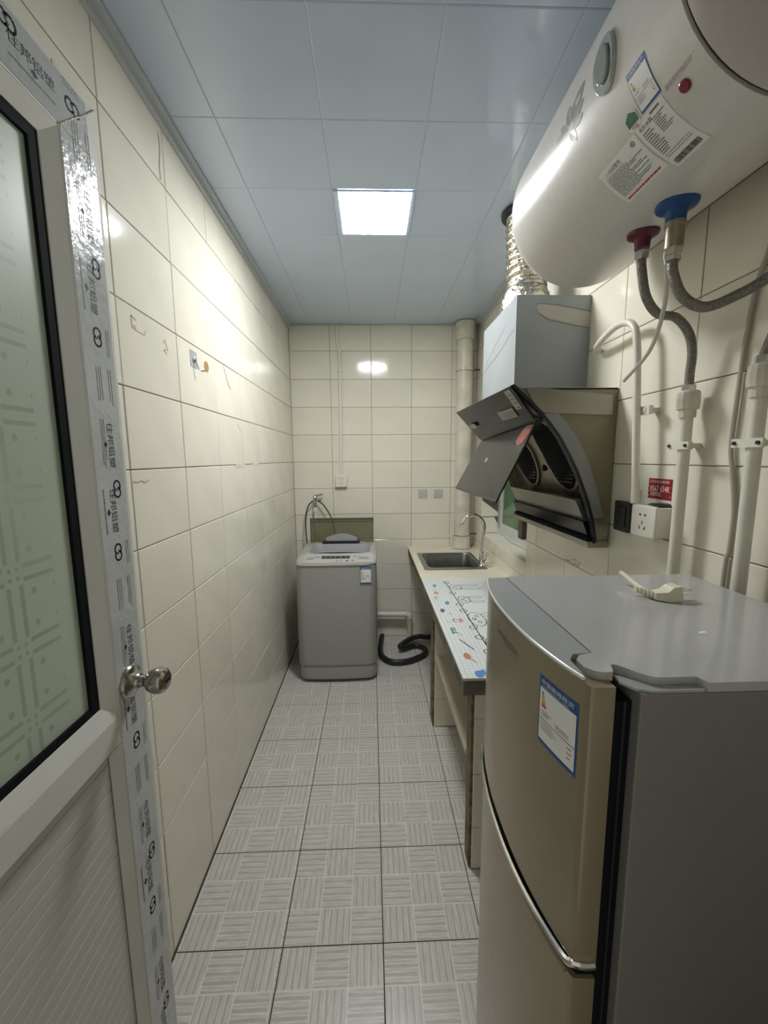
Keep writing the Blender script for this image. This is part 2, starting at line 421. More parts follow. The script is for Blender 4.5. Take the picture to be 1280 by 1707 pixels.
# ------------------------------------------------------------------ ceiling lamp
lp = thing('ceiling_lamp', 'square white LED panel lamp glowing in the ceiling', 'lamp', (.6225, 1.78, H - .006))
led = mat('led_diffuser', (1, 1, 1), .4, emit=(.97, .985, 1.0), es=LAMP_STRENGTH)
x0, x1, y0, y1 = .489, .763, 1.630, 1.912
fr = MB()
fr.box(.4685, x0, 1.628, 1.9315, H - .006, H + .002).box(x1, .7745, 1.628, 1.9315, H - .006, H + .002).box(x0, x1, 1.628, y0, H - .006, H + .002).box(x0, x1, y1, 1.9315, H - .006, H + .002)
fr.build('frame', ceil_m, lp, smooth=False)
MB().box(x0 + .0005, x1 - .0005, y0 + .0005, y1 - .0005, H - .007, H + .001, .004).build('diffuser', led, lp)

# ------------------------------------------------------------------ door leaf (open, standing along the left wall)
DX, DY0, DY1, DZ0, DZ1 = .10, .09, .84, .012, 2.082
dr = thing('door_1', 'white open door with frosted green glass, printed film and round knob', 'door', (DX - .022, DY0, DZ0), kind='structure')
dframe = mat('door_aluminium', (.62, .62, .57), .6, .0, noise=.05, nscale=5)
dfilm = mat('door_protective_film', (.49, .51, .50), .20, noise=.12, nscale=6, bump=.16, bscale=55)
bx0 = DX - .045
def vstile(ya, yb, za, zb, name='stile'):
    return MB().box(bx0, DX, ya, yb, za, zb, .003).build(name, dframe, dr)
vstile(.742, DY1, DZ0, DZ1); vstile(DY0, .19, DZ0, DZ1)
vstile(.19, .742, 1.985, DZ1, 'top_rail'); vstile(.19, .742, .895, .955, 'lock_rail'); vstile(.19, .742, DZ0, .12, 'bottom_rail')
# bevelled glazing beads
def bead(poly4, name='glazing_bead'): MB().add(*poly4).build(name, dframe, dr, smooth=False)
gy0, gy1, gz0, gz1 = .19, .742, .955, 1.985       # clear opening
b = .030; rec = .012
def bead_quad(p, q, r, s_):
    v = [p, q, r, s_]; v2 = [(bx0 + .004, a[1], a[2]) for a in v]
    return (v + v2, [(0, 1, 2, 3), (7, 6, 5, 4), (0, 4, 5, 1), (1, 5, 6, 2), (2, 6, 7, 3), (3, 7, 4, 0)])
bead(bead_quad((DX - .001, gy1, gz0), (DX - .001, gy1, gz1), (DX - rec, gy1 - b, gz1 - b), (DX - rec, gy1 - b, gz0 + b)))
bead(bead_quad((DX - .001, gy0, gz1), (DX - .001, gy0, gz0), (DX - rec, gy0 + b, gz0 + b), (DX - rec, gy0 + b, gz1 - b)))
bead(bead_quad((DX - .001, gy1, gz1), (DX - .001, gy0, gz1), (DX - rec, gy0 + b, gz1 - b), (DX - rec, gy1 - b, gz1 - b)))
bead(bead_quad((DX - .001, gy0, gz0), (DX - .001, gy1, gz0), (DX - rec, gy1 - b, gz0 + b), (DX - rec, gy0 + b, gz0 + b)))
ga, gb, gc, gd = gy0 + b, gy1 - b, gz0 + b, gz1 - b
g = .019
gk = MB()
for (a0, a1, c0, c1) in ((ga, ga + g, gc, gd), (gb - g, gb, gc, gd), (ga + g, gb - g, gc, gc + g * .7), (ga + g, gb - g, gd - g, gd)):
    gk.box(DX - .03, DX - .014, a0, a1, c0, c1)
gk.build('gasket', rubber, dr, smooth=False)
def door_glass_mat():
    m = bpy.data.materials.new('frosted_green_glass'); m.use_nodes = True
    nt = m.node_tree; bs = nt.nodes['Principled BSDF']; lk = nt.links.new
    tc = nd(nt, 'ShaderNodeTexCoord'); sp = nd(nt, 'ShaderNodeSeparateXYZ'); lk(tc.outputs['Object'], sp.inputs[0])
    def lines(c, per, off):
        f = M(nt, 'ABSOLUTE', M(nt, 'SUBTRACT', M(nt, 'FRACT', M(nt, 'ADD', M(nt, 'DIVIDE', c, per), off)), .5))   # 0 at cell middle
        return f
    fy = lines(sp.outputs[1], .105, 20.42); fz = lines(sp.outputs[2], .115, 20.1)
    ly = M(nt, 'LESS_THAN', M(nt, 'ABSOLUTE', M(nt, 'SUBTRACT', fy, .10)), .035)
    lz = M(nt, 'LESS_THAN', M(nt, 'ABSOLUTE', M(nt, 'SUBTRACT', fz, .09)), .03)
    incr = M(nt, 'LESS_THAN', M(nt, 'ADD', fy, fz), .24)
    ly = M(nt, 'MULTIPLY', ly, M(nt, 'GREATER_THAN', fz, .15)); lz = M(nt, 'MULTIPLY', lz, M(nt, 'GREATER_THAN', fy, .15))
    dots = M(nt, 'LESS_THAN', M(nt, 'ADD', M(nt, 'POWER', M(nt, 'SUBTRACT', fy, .30), 2.), M(nt, 'POWER', M(nt, 'SUBTRACT', fz, .28), 2.)), .0022)
    d2 = M(nt, 'LESS_THAN', M(nt, 'ADD', M(nt, 'POWER', M(nt, 'SUBTRACT', fy, .06), 2.), M(nt, 'POWER', M(nt, 'SUBTRACT', fz, .06), 2.)), .0009)
    pat = M(nt, 'MINIMUM', M(nt, 'ADD', M(nt, 'ADD', ly, lz), M(nt, 'ADD', dots, d2)), 1.)
    inside = M(nt, 'LESS_THAN', M(nt, 'ABSOLUTE', sp.outputs[1]), .185)
    pat = M(nt, 'MULTIPLY', pat, inside)
    nz = nd(nt, 'ShaderNodeTexNoise'); nz.inputs['Scale'].default_value = 5.; nz.inputs['Detail'].default_value = 3; lk(tc.outputs['Object'], nz.inputs['Vector'])
    st = nd(nt, 'ShaderNodeMapRange'); lk(nz.outputs['Fac'], st.inputs[0]); st.inputs[1].default_value = .35; st.inputs[2].default_value = .6; st.inputs[3].default_value = .25; st.inputs[4].default_value = 1.
    fac = M(nt, 'MULTIPLY', pat, st.outputs[0])
    mx = nd(nt, 'ShaderNodeMix', data_type='RGBA'); lk(fac, mx.inputs[0]); mx.inputs[6].default_value = (.62, .70, .57, 1); mx.inputs[7].default_value = (.45, .53, .41, 1)
    lk(mx.outputs[2], bs.inputs['Base Color']); bs.inputs['Transmission Weight'].default_value = .35; bs.inputs['Roughness'].default_value = .42
    b2 = nd(nt, 'ShaderNodeBump'); b2.inputs['Strength'].default_value = .25; b2.inputs['Distance'].default_value = .002; lk(fac, b2.inputs['Height']); lk(b2.outputs[0], bs.inputs['Normal'])
    return m
MB().box(DX - .026, DX - .020, ga + g, gb - g, gc + g * .7, gd - g).build('glass_pane', door_glass_mat(), dr)
# lower ribbed panel, board by board
lpan = mat('door_panel_white', (.50, .49, .45), .45, noise=.05, nscale=4)
zb, step = .125, .0285
i = 0
while zb < .89:
    zt = min(zb + step, .893)
    MB().box(DX - .030, DX - .016, .192, .738, zb, zt - .0012, .0012).build('panel_board', lpan, dr, smooth=False)
    zb += step
lb = MB()
lb.add([(DX - .001, .742, .12), (DX - .001, .742, .895), (DX - .014, .722, .88), (DX - .014, .722, .135)], [(0, 1, 2, 3)])
lb.add([(DX - .001, .19, .895), (DX - .001, .742, .895), (DX - .014, .722, .88), (DX - .014, .21, .88)], [(0, 1, 2, 3)])
lb.build('panel_bead', dframe, dr, smooth=False)
# printed protective film on stile and top rail
fm = MB().box(DX + .0002, DX + .0007, .745, .829, DZ0 + .01, 1.987).build('film', dfilm, dr, smooth=False)
ft = MB().box(DX + .0002, DX + .0007, .20, .815, 1.989, 2.072).build('film', dfilm, dr, smooth=False)
weld = mat('weld_bead', (.62, .60, .54), .15, bump=.8, bscale=120)
MB().tube([(DX + .001, .745, 1.989), (DX + .001, .775, 2.018), (DX + .001, .81, 2.05), (DX + .001, .838, 2.078)], .0016, 8).build('weld_seam', weld, dr)
def film_print(P, G, u0):
    # one repeat of the printing, u = reading direction, v = up
    P.text('\u4f4f\u90a6\u94dd\u5851', u0 + .10, .032, .019, .085)
    P.poly([(u0 + .135, .024), (u0 + .142, .028), (u0 + .148, .023), (u0 + .141, .019)])
    P.text('\u4f4f\u90a6\u94dd\u5851', u0 + .225, .022, .019, .085)
    P.poly([(u0 + .262, .014), (u0 + .27, .019), (u0 + .277, .013), (u0 + .269, .008)])
    for uu, vv in ((u0 + .212, .045), (u0 + .335, .030)):
        P.ring(uu + .008, vv, .0095, .0036, 12, a0=.5, a1=5.6); P.ring(uu + .021, vv, .0095, .0036, 12, a0=-2.4, a1=2.6)
        P.line([(uu + .011, vv + .004), (uu + .018, vv - .004)], .003)
    G.bars(u0 + .095, u0 + .185, .010, .024, 3, .3, 3, .8)
    G.bars(u0 + .0, u0 + .065, .012, .030, 3, .3, 5, .8); G.bars(u0 + .0, u0 + .07, .045, .058, 2, .3, 6, .8)
    G.bars(u0 + .225, u0 + .315, .000, .005, 1, .6, 9, .9)
    G.bars(u0 + .33, u0 + .385, .050, .062, 2, .3, 8, .8)
mp = plane_map((DX + .0008, .757, 1.985), (0, 0, -1), (0, 1, 0))
P, G = Print(), Print()
for k in range(5): film_print(P, G, -.035 + .402 * k)
P.v = [(u, v * 1.) for u, v in P.v]
P.build('film_print', ink, mp, fm, .0002); G.build('film_small_print', ink_g, mp, fm, .0002)
mp2 = plane_map((DX + .0008, .26, 2.008), (0, 1, 0), (0, 0, 1))
P, G = Print(), Print()
film_print(P, G, -.24); film_print(P, G, .17)
P.f = [f for f in P.f if all(0 < P.v[i][0] < .54 for i in f)]; G.f = [f for f in G.f if all(0 < G.v[i][0] < .54 for i in f)]
P.build('film_print', ink, mp2, ft, .0002); G.build('film_small_print', ink_g, mp2, ft, .0002)
# knob
nick = mat('satin_nickel', (.42, .40, .36), .2, 1., noise=.08, nscale=15)
kc = (DX, .783, 1.0)
MB().lathe([(.034, .0), (.034, .004), (.031, .008), (.026, .010), (.022, .013), (.016, .018), (.014, .022)], kc, 'x', 36).build('rosette', nick, dr)
kn = MB().lathe([(.012, .018), (.0115, .032), (.014, .036), (.021, .042), (.0255, .052), (.0265, .062), (.024, .071), (.018, .076), (.008, .0775)], kc, 'x', 36).build('knob', nick, dr)
MB().box(DX + .0768, DX + .0790, .776, .790, .9985, 1.0015).build('thumb_turn', rubber, kn)

# ------------------------------------------------------------------ refrigerator
FX0, FX1, FY0, FY1, FZ1 = .862, 1.315, .432, .866, 1.18
rf = thing('refrigerator', 'small grey two-door refrigerator with a curved bronze-toned front', 'refrigerator', ((FX0 + FX1) / 2, (FY0 + FY1) / 2, 0))
fr_side = mat('fridge_grey_shaded', (.20, .195, .18), .34, noise=.04, nscale=60)  # cabinet grey, its base darkened to paint in the shade on the side
fr_top = mat('fridge_grey_lit', (.43, .435, .42), .13, noise=.05, nscale=5, coat=.2)  # same grey, its base lightened to paint in the light on top
fr_door = mat('fridge_door_bronze', (.285, .245, .165), .24, .3, noise=.03, nscale=10)
fr_cap = mat('fridge_cap_grey', (.33, .345, .345), .3)
MB().box(.915, FX1, FY0, FY1, .03, FZ1 - .0125, .002).build('cabinet', fr_side, rf)
for fx in (.95, 1.27):
    for fy in (.47, .83): MB().lathe([(.018, 0), (.018, .03)], (fx, fy, 0), 'z', 14).build('foot', black_pl, rf)
# top plate with the notch for the hinge
top = [(.899, .512), (.878, .506), (.868, .494), (.868, .474), (.878, .464), (.888, .461), (.898, .462), (.902, .470), (.904, .478), (.910, .480), (.918, .472), (.926, .460), (.936, .450), (.944, .4465), (.992, .4465), (.996, .4325), (FX1, .4325), (FX1, FY1), (.899, FY1)]
MB().prism(top, 2, FZ1 - .012, FZ1).build('top_plate', fr_top, rf, smooth=False)
MB().prism([(.905, .474), (.922, .458), (.94, .444), (.992, .444), (.994, .4335), (.93, .4335), (.912, .44), (.902, .455)], 2, FZ1 - .0125, FZ1 - .0095).build('hinge_plate', fr_cap, rf, smooth=False)
def door_outline(dz=0, inset=0.):
    pts = []
    n = 22
    for k in range(n + 1):
        t = k / n
        y = FY1 - inset - t * (FY1 - .456 - inset * 2)
        s_ = max(0., 1 - abs(2 * t - 1) ** 2.3)
        pts.append((FX0 - .003 - .027 * s_ + inset, y))
    return pts
def fridge_door(z0, z1, name):
    poly = door_outline() + [(.8605, .450), (.863, .447), (.867, .4455), (.892, .4445), (.892, FY1)]
    return MB().prism(poly, 2, z0, z1).build(name, fr_door, rf, ang=.5)
d1 = fridge_door(.772, FZ1 - .0105, 'freezer_door')
d2 = fridge_door(.035, .748, 'lower_door')
MB().prism([(.8925, .447), (.9145, .447), (.9145, FY1 - .004), (.8925, FY1 - .004)], 2, .04, FZ1 - .03).build('door_gasket', rubber, rf, smooth=False)
MB().prism([(.903, .444), (.903, .4465), (.906, .4465), (.906, .444)], 2, .04, FZ1 - .03).build('gasket_bead', black_pl, rf, smooth=False)
capo = [(x - .0012, y) for x, y in door_outline()[:-1]] + [(.8585, .460), (.8600, .470), (.8605, .496), (.872, .512), (.8975, .5145), (.8975, FY1)]
MB().prism(capo, 2, FZ1 - .010, FZ1 - .0015).build('door_cap', fr_cap, d1, ang=.4)
MB().tube([(x - .0008, y, FZ1 - .0045) for x, y in door_outline()[::2]], .0028, 8, 3).build('cap_edge', mat('bright_edge', (.66, .66, .63), .22), d1)
MB().tube([(x - .003, y, .768 - .012 * math.sin(math.pi * min(1, max(0, (y - .44) / .43)))) for x, y in door_outline()[::2]] + [(.862, .447, .772), (.875, .4435, .772), (.889, .4435, .772)], .0052, 8, 3).build('chrome_strip', chrome, d1)
MB().prism([(x + .006, y) for x, y in door_outline()] + [(.87, .450), (.892, .449), (.892, FY1)], 2, .7485, .7595).build('grip_gap', rubber, rf, smooth=False)
MB().tube([(x - .001, y, .747) for x, y in door_outline()[::2]], .0035, 8, 3).build('lower_edge', fr_door, d2)
def fx_at(y):
    t = (FY1 - y) / (FY1 - .456); return FX0 - .003 - .027 * max(0., 1 - abs(2 * t - 1) ** 2.3)
def fridge_map(y0, z0):
    return lambda u, v, l: Vector((fx_at(y0 - u) - l, y0 - u, z0 + v))
def energy_label(parent, mapf, w, h, lift=.0004, n=1, band=.17, foot=.06):
    def fine(pr, u0, v0, u1, v1, k=8):
        for i in range(k): pr.rect(u0 + (u1 - u0) * i / k, v0, u0 + (u1 - u0) * (i + 1) / k, v1, n)
    a = Print(); fine(a, 0, 0, w, h); lab = a.build('energy_label', ink_b, mapf, parent, lift)
    a = Print(); fine(a, w * .035, h * foot, w * .965, h * (1 - band)); a.build('label_paper', ink_w, mapf, lab, lift + .0003)
    a = Print(); a.text('\u4e2d\u56fd\u80fd\u6548\u6807\u8bc6', w * .08, h * (1 - band * .62), h * .075, w * .82); a.text('CHINA ENERGY LABEL', w * .1, h * (1 - band * .9), h * .03, w * .7); a.build('label_title', ink_w, mapf, lab, lift + .0004)
    for k, c in enumerate(((.03, .25, .06), (.25, .5, .05), (.6, .55, .05), (.7, .3, .03), (.6, .06, .04))):
        a = Print(); v = h * (.735 - k * .045); a.rect(w * .10, v, w * (.15 + .02 * k), v + h * .038); a.build('efficiency_arrow', mat('arrow_ink_%d' % k, c, .5), mapf, lab, lift + .0005)
    a = Print(); fine(a, w * .035, h * .37, w * .965, h * .382); a.bars(w * .1, w * .4, h * .42, h * .5, 3, .4, 2); a.bars(w * .5, w * .92, h * .40, h * .47, 2, .35, 4, .7)
    a.bars(w * .08, w * .55, h * .2, h * .34, 4, .3, 11, .5); a.bars(w * .8, w * .92, h * .12, h * .32, 3, .25, 12, .6); a.build('label_print', ink_g, mapf, lab, lift + .0005)
    return lab
energy_label(d1, fridge_map(.538, 1.034), .077, .103)
fp = Print().text('NEWLIMTI', 0, 0, .016, .10); fp.build('door_lettering', mat('lettering_dark', (.09, .08, .06), .4), fridge_map(.712, 1.122), d1, .0012)

# plug and cord on the fridge
pg = thing('power_plug', 'cream power plug with a short cord end lying on the fridge', 'plug', (1.15, .71, FZ1))
cream = mat('cream_plastic', (.72, .68, .52), .35)
MB().loft([[(1.125 + .0, y, z) for y, z in ((.700, FZ1 + .002), (.722, FZ1 + .002), (.720, FZ1 + .014), (.703, FZ1 + .014))],
           [(1.143, y, z) for y, z in ((.690, FZ1 + .001), (.724, FZ1 + .001), (.720, FZ1 + .018), (.694, FZ1 + .018))],
           [(1.153, y, z) for y, z in ((.690, FZ1 + .001), (.726, FZ1 + .001), (.720, FZ1 + .026), (.696, FZ1 + .026))],
           [(1.168, y, z) for y, z in ((.690, FZ1 + .001), (.728, FZ1 + .001), (.722, FZ1 + .028), (.696, FZ1 + .028))],
           [(1.172, y, z) for y, z in ((.694, FZ1 + .003), (.725, FZ1 + .003), (.720, FZ1 + .025), (.699, FZ1 + .025))]]).build('plug_body', cream, pg, ang=.5)
for k in range(5):
    MB().lathe([(.0075 - k * .0005, -.0022), (.0075 - k * .0005, .0022)], (1.124 - .0062 * k * .6, .712 + .0085 * k * .6 + .003, FZ1 + .0085 + .0008 * k), 'x', 12).build('strain_relief', cream, pg)
MB().tube([(1.125, .713, FZ1 + .008), (1.122, .735, FZ1 + .011), (1.126, .765, FZ1 + .013), (1.128, .795, FZ1 + .018), (1.126, .812, FZ1 + .022)], .0052, 10).build('cord', cream, pg)
for yy, zz in ((.700, .020), (.714, .020), (.707, .009)):
    MB().box(1.172, 1.190, yy - .003, yy + .003, FZ1 + zz - .001, FZ1 + zz + .001).build('pin', chrome, pg)
sc_ = MB().add([(1.092, .562, FZ1 + .0004), (1.100, .556, FZ1 + .0004), (1.103, .562, FZ1 + .004), (1.096, .568, FZ1 + .0004), (1.097, .563, FZ1 + .0005)], [(0, 1, 2), (0, 2, 3), (0, 3, 4, 1), (1, 4, 3, 2)]).build('paper_scrap', ink_w)
tag(sc_, 'tiny torn white scrap lying on top of the fridge', 'paper')

# ------------------------------------------------------------------ water heater
HX, HZ, HR = 1.203, 2.132, .197
ht = thing('water_heater', 'large white cylindrical electric water heater mounted under the ceiling', 'water heater', (HX, .93, HZ - HR))
enamel = mat('heater_enamel', (.66, .635, .60), .30, noise=.03, nscale=60, coat=.15)
capm = mat('heater_cap_plastic', (.50, .46, .45), .45, noise=.03, nscale=50)
pr = [(HR, .612)]
YS, YE = 1.215, 1.315
pr += [(HR, YS - .2), (HR, YS)]
for k in range(1, 13):
    a = k / 12 * math.pi / 2
    pr.append((HR - .085 * (1 - math.cos(a)), YS + (YE - YS) * .75 * math.sin(a)))
r1, y1_ = pr[-1]
for k in range(1, 9):
    a = k / 8; pr.append((max(r1 * (1 - a), .002), y1_ + .022 * math.sin(a * math.pi / 2)))
MB().lathe(pr, (HX, 0, HZ), 'y', 72).build('tank_body', enamel, ht, ang=.9)
MB().lathe([(HR - .006, .603), (HR - .006, .613)], (HX, 0, HZ), 'y', 64).build('seam_ring', mat('seam_dark', (.05, .045, .04), .6), ht)
pc = [(HR + .001, .604), (HR + .001, .592)]
for k in range(1, 9):
    a = k / 8 * math.pi / 2; pc.append((HR - .06 * (1 - math.cos(a)), .592 - .045 * math.sin(a)))
pc += [(.09, .535), (.003, .53)]
MB().lathe(pc, (HX, 0, HZ), 'y', 64).build('end_cap', capm, ht, ang=.9)
for yy in (.76, 1.1):
    MB().box(1.385, W - .001, yy - .02, yy + .02, 2.06, 2.26).build('wall_bracket', black_pl, ht)
def hmap(y0, phi0):     # u runs toward the near end, v up the shell
    return lambda u, v, l: Vector((HX - (HR + l) * math.sin(phi0 + v / HR), y0 - u, HZ - (HR + l) * math.cos(phi0 + v / HR)))
D2R = math.pi / 180
# temperature dial
km = hmap(.769, 84 * D2R)
def disc_on(r, l0, l1, name, m, parent=ht, rin=0., ry=None):
    ring = [[km(rr * math.cos(2 * math.pi * k / 32), rr * (ry or 1.) * math.sin(2 * math.pi * k / 32), l) for k in range(32)] for rr, l in ((r, l0), (r, l1 - .002), (r - .002, l1))]
    return MB().loft(ring).build(name, m, parent, ang=.5)
bez = disc_on(.031, .0003, .006, 'dial_bezel', mat('dial_silver', (.55, .56, .55), .18, .8), ry=1.35)
disc_on(.020, .006, .0095, 'dial_face', mat('dial_glass', (.28, .30, .29), .12), bez, ry=1.35)
# indicator
im = hmap(.655, 43.2 * D2R); MB().loft([[im(r * math.cos(2 * math.pi * k / 20), r * math.sin(2 * math.pi * k / 20), l) for k in range(20)] for r, l in ((.0088, .0002), (.0088, .002), (.007, .003))]).build('indicator_lamp', mat('indicator_red', (.20, .015, .03), .25), ht)
Print().text('\u6f0f\u7535\u4fdd\u62a4\u6307\u793a\u706f', 0, 0, .0085, .052).build('indicator_print', mat('faded_print', (.40, .35, .33), .5), hmap(.6795, 47.8 * D2R), ht, .0005)
energy_label(ht, hmap(.7275, 49.8 * D2R), .0435, .0625, .0004, 10, .15, .06)
# specification label
sm = hmap(.7535, 18.8 * D2R); paper = mat('label_paper_grey', (.80, .80, .77), .45)
a = Print(); a.rect(0, 0, .066, .104, 16); lab = a.build('specification_label', paper, sm, ht, .0004)
a = Print(); a.bars(.006, .032, .034, .084, 11, .42, 21, .6); a.bars(.034, .06, .060, .090, 8, .42, 22, .5); a.text('\u7535\u70ed\u6c34\u5668', .006, .089, .0075); a.bars(.036, .06, .093, .1, 1, .5, 4, .8); a.bars(.006, .06, .0225, .032, 2, .25, 5, .9)
a.build('label_print', ink_g, sm, lab, .0008)
a = Print(); rg = random.Random(4); u = .006
while u < .058:
    wd = rg.choice((.0006, .001, .0016)); a.rect(u, .006, u + wd, .017, 3); u += wd + rg.choice((.0006, .0009))
a.build('barcode', ink, sm, lab, .0008)
# warning label
wm = hmap(.865, 23.8 * D2R)
a = Print(); a.rect(0, 0, .108, .081, 14); lab = a.build('warning_label', paper, wm, ht, .0004)
a = Print(); a.text('\u26a0\u7279\u522b\u8b66\u544a', .012, .0665, .0095, .045); a.ring(.094, .071, .004, .0016, 14); a.disc(.094, .071, .0016, 10)
a.bars(.008, .10, .014, .062, 13, .42, 31, .55); a.build('label_print', ink_g, wm, lab, .0008)
a = Print(); a.bars(.008, .10, .003, .009, 1, .6, 8, .95); a.build('red_print', ink_r, wm, lab, .0008)
# green hexagon sticker
gm = hmap(.7515, 50 * D2R)
a = Print(); a.poly([(-.010, .014), (-.010, -.004), (.004, -.013), (.018, -.004), (.018, .014), (.004, .023)]); st = a.build('green_sticker', ink_w, gm, ht, .0009)
a = Print(); a.poly([(-.0082, .0128), (-.0082, .000), (.0162, .000), (.0162, .0128), (.004, .0205)]); a.build('sticker_print', mat('print_green', (.04, .16, .07), .4), gm, st, .0012)
a = Print(); a.text('\u8282\u80fd', -.003, -.0075, .0075, .014); a.build('sticker_text', ink_r, gm, st, .0012)
# petal logo
lm = hmap(.935, 80 * D2R); a = Print()
def petal(u, v, l, wd, ang):
    pts = []
    for k in range(17):
        t = k / 16; pts.append((t * l, wd * math.sin(math.pi * t) ** .8))
    pts += [(x, -y) for x, y in pts[::-1][1:-1]]
    c, s_ = math.cos(ang), math.sin(ang); a.poly([(u + x * c - y * s_, v + x * s_ + y * c) for x, y in pts])
petal(.046, .016, .060, .014, .55); petal(.040, .012, .036, .011, 1.6); petal(.052, .008, .046, .007, .25); petal(.054, .000, .036, .008, -.05); petal(.040, .004, .036, .009, -1.0); petal(.034, .010, .036, .007, 2.5)
a.text('\u5e05\u5eb7', -.012, .012, .016, .03); a.build('petal_logo', mat('logo_grey', (.30, .30, .29), .35), lm, ht, .0005)
# red and blue connection cups, nuts, hoses
def cup(x, y, rr, name, col):
    zt = HZ - math.sqrt(HR * HR - (x - HX) ** 2)
    return MB().lathe([(rr, .006), (rr, -.001), (rr * .95, -.004), (rr * .72, -.007), (rr * .54, -.012), (rr * .49, -.018), (rr * .46, -.032)], (x, y, zt), 'z', 36).build(name, mat(name + '_plastic', col, .4), ht)
braid = mat('braided_steel', (.24, .225, .195), .42, .45, noise=.35, nscale=180, bump=.3, bscale=300)
bc = cup(1.205, .842, .037, 'cold_inlet_cup', (.012, .065, .22)); rc = cup(1.207, .944, .032, 'hot_outlet_cup', (.11, .012, .03))
brass = mat('dull_brass', (.36, .31, .24), .38, .8, noise=.2, nscale=40)
sv = thing('safety_valve', 'brass safety valve under the blue inlet cup of the heater', 'valve', (1.205, .842, 1.855))
MB().lathe([(.0165, 0), (.0165, .038), (.0185, .040), (.0185, .047)], (1.205, .842, 1.856), 'z', 24).build('valve_body', brass, sv)
MB().lathe([(.0175, 0), (.0175, .014)], (1.205, .842, 1.842), 'z', 6).build('hex_nut', chrome, sv)
MB().tube([(1.205, .855, 1.872), (1.215, .872, 1.866)], .006, 10, 1).build('drain_spout', brass, sv)
MB().box(1.222, 1.236, .872, .886, 1.838, 1.872).build('valve_lever', black_pl, sv)
def hose(name, label, pts, r=.0098, nutA=True, nutB=True):
    h = thing(name, label, 'hose', pts[0])
    MB().tube(pts, r, 14, 8).build('braided_tube', braid, h)
    P = [Vector(p) for p in pts]
    if nutA: MB().lathe([(.0155, 0), (.0155, .018)], (P[0].x, P[0].y, P[0].z - .004), 'z', 6).build('hex_nut', chrome, h)
    if nutB: MB().lathe([(.0155, 0), (.0155, .020)], (P[-1].x, P[-1].y, P[-1].z - .018), 'z', 6).build('hex_nut', chrome, h)
    return h
hose('hot_water_hose', 'braided grey hose curving from the red cup to a white pipe', [(1.207, .944, 1.884), (1.209, .942, 1.858), (1.225, .945, 1.805), (1.262, .955, 1.772), (1.315, .968, 1.768), (1.352, .972, 1.735), (1.364, .971, 1.69), (1.370, .980, 1.645), (1.372, .982, 1.615)])
hose('cold_water_hose', 'braided grey hose bowing from the brass valve to the wall pipe', [(1.205, .842, 1.836), (1.207, .840, 1.808), (1.225, .832, 1.762), (1.262, .818, 1.738), (1.31, .79, 1.755), (1.345, .755, 1.775), (1.366, .755, 1.745), (1.374, .783, 1.68), (1.375, .800, 1.640)])
dt = MB().tube([(1.216, .873, 1.866), (1.222, .882, 1.835), (1.235, .895, 1.79), (1.25, .93, 1.735), (1.265, .985, 1.69), (1.28, 1.093, 1.648)], .0045, 10, 8).build('drain_tube', mat('clear_tube', (.70, .68, .60), .2, trans=.3))
tag(dt, 'thin pale tube hanging from the safety valve, open end free', 'tube')
# riser pipes with unions and clamps
def riser(y, ztop, label, group=None):
    r = thing('riser_pipe', label, 'pipe', (1.375, y, 0))
    MB().lathe([(.0135, .0), (.0135, ztop)], (1.375, y, 0), 'z', 22).build('pipe', pvc, r)
    MB().lathe([(.0135, -.030), (.0185, -.030), (.0185, -.012), (.0235, -.010), (.0250, .008), (.0235, .030), (.019, .034), (.012, .036)], (1.375, y, ztop), 'z', 14).build('union_nut', pvc_old, r, ang=.3)
    MB().lathe([(.011, .03), (.011, .048)], (1.375, y, ztop), 'z', 12).build('brass_tail', brass, r)
    c = MB().lathe([(.0145, -.009), (.0165, -.009), (.0165, .009), (.0145, .009)], (1.375, y, 1.472), 'z', 20)
    c.box(1.357, 1.361, y - .034, y + .034, 1.463, 1.481).box(1.375, W - .001, y - .010, y + .010, 1.466, 1.478)
    c = c.build('pipe_clamp', white_pl, r)
    for s_ in (-1, 1): MB().lathe([(.004, 0), (.004, .004)], (1.3535, y + s_ * .026, 1.472), 'x', 10).build('screw', ink, c)
riser(.983, 1.570, 'white water pipe with a union under the hose from the red cup')
riser(.799, 1.592, 'white water pipe with a union under the hose from the brass valve')
# conduit bent out of the hood side down to the sockets
cd = thing('bent_conduit', 'white conduit bent down to the double wall sockets beside the hood', 'conduit', (1.36, 1.137, 1.31))
MB().tube([(1.400, 1.440, 1.812), (1.375, 1.409, 1.821), (1.36, 1.30, 1.842), (1.36, 1.235, 1.842), (1.36, 1.19, 1.815), (1.36, 1.172, 1.76), (1.36, 1.16, 1.65), (1.36, 1.148, 1.52), (1.362, 1.14, 1.40), (1.366, 1.137, 1.318)], .0105, 14, 6).build('conduit_pipe', white_pl, cd)
MB().lathe([(.0135, 0), (.0135, .04)], (1.366, 1.137, 1.312), 'z', 16).build('end_sleeve', white_pl, cd)
MB().box(1.368, W - .001, 1.128, 1.146, 1.568, 1.582).box(1.370, 1.382, 1.115, 1.150, 1.563, 1.587).build('conduit_clip', white_pl, cd)
fc = MB().tube([(1.403, .842, 1.86), (1.403, .863, 1.792), (1.403, .875, 1.688), (1.403, .881, 1.551), (1.403, .883, 1.466), (1.403, .875, 1.42), (1.403, .859, 1.327), (1.403, .86, 1.232), (1.403, .867, 1.14), (1.403, .868, .5)], .0048, 10, 6).build('wall_cable', mat('cable_grey', (.42, .40, .33), .45))
tag(fc, 'thin grey cable running down the tiles between two white pipes', 'cable')
cb2 = MB().tube([(1.403, .842, 1.86), (1.403, .83, 1.95), (1.403, .80, 2.06)], .0048, 10, 6)
cb2.build('cable_upper_run', MATS['cable_grey'], fc)

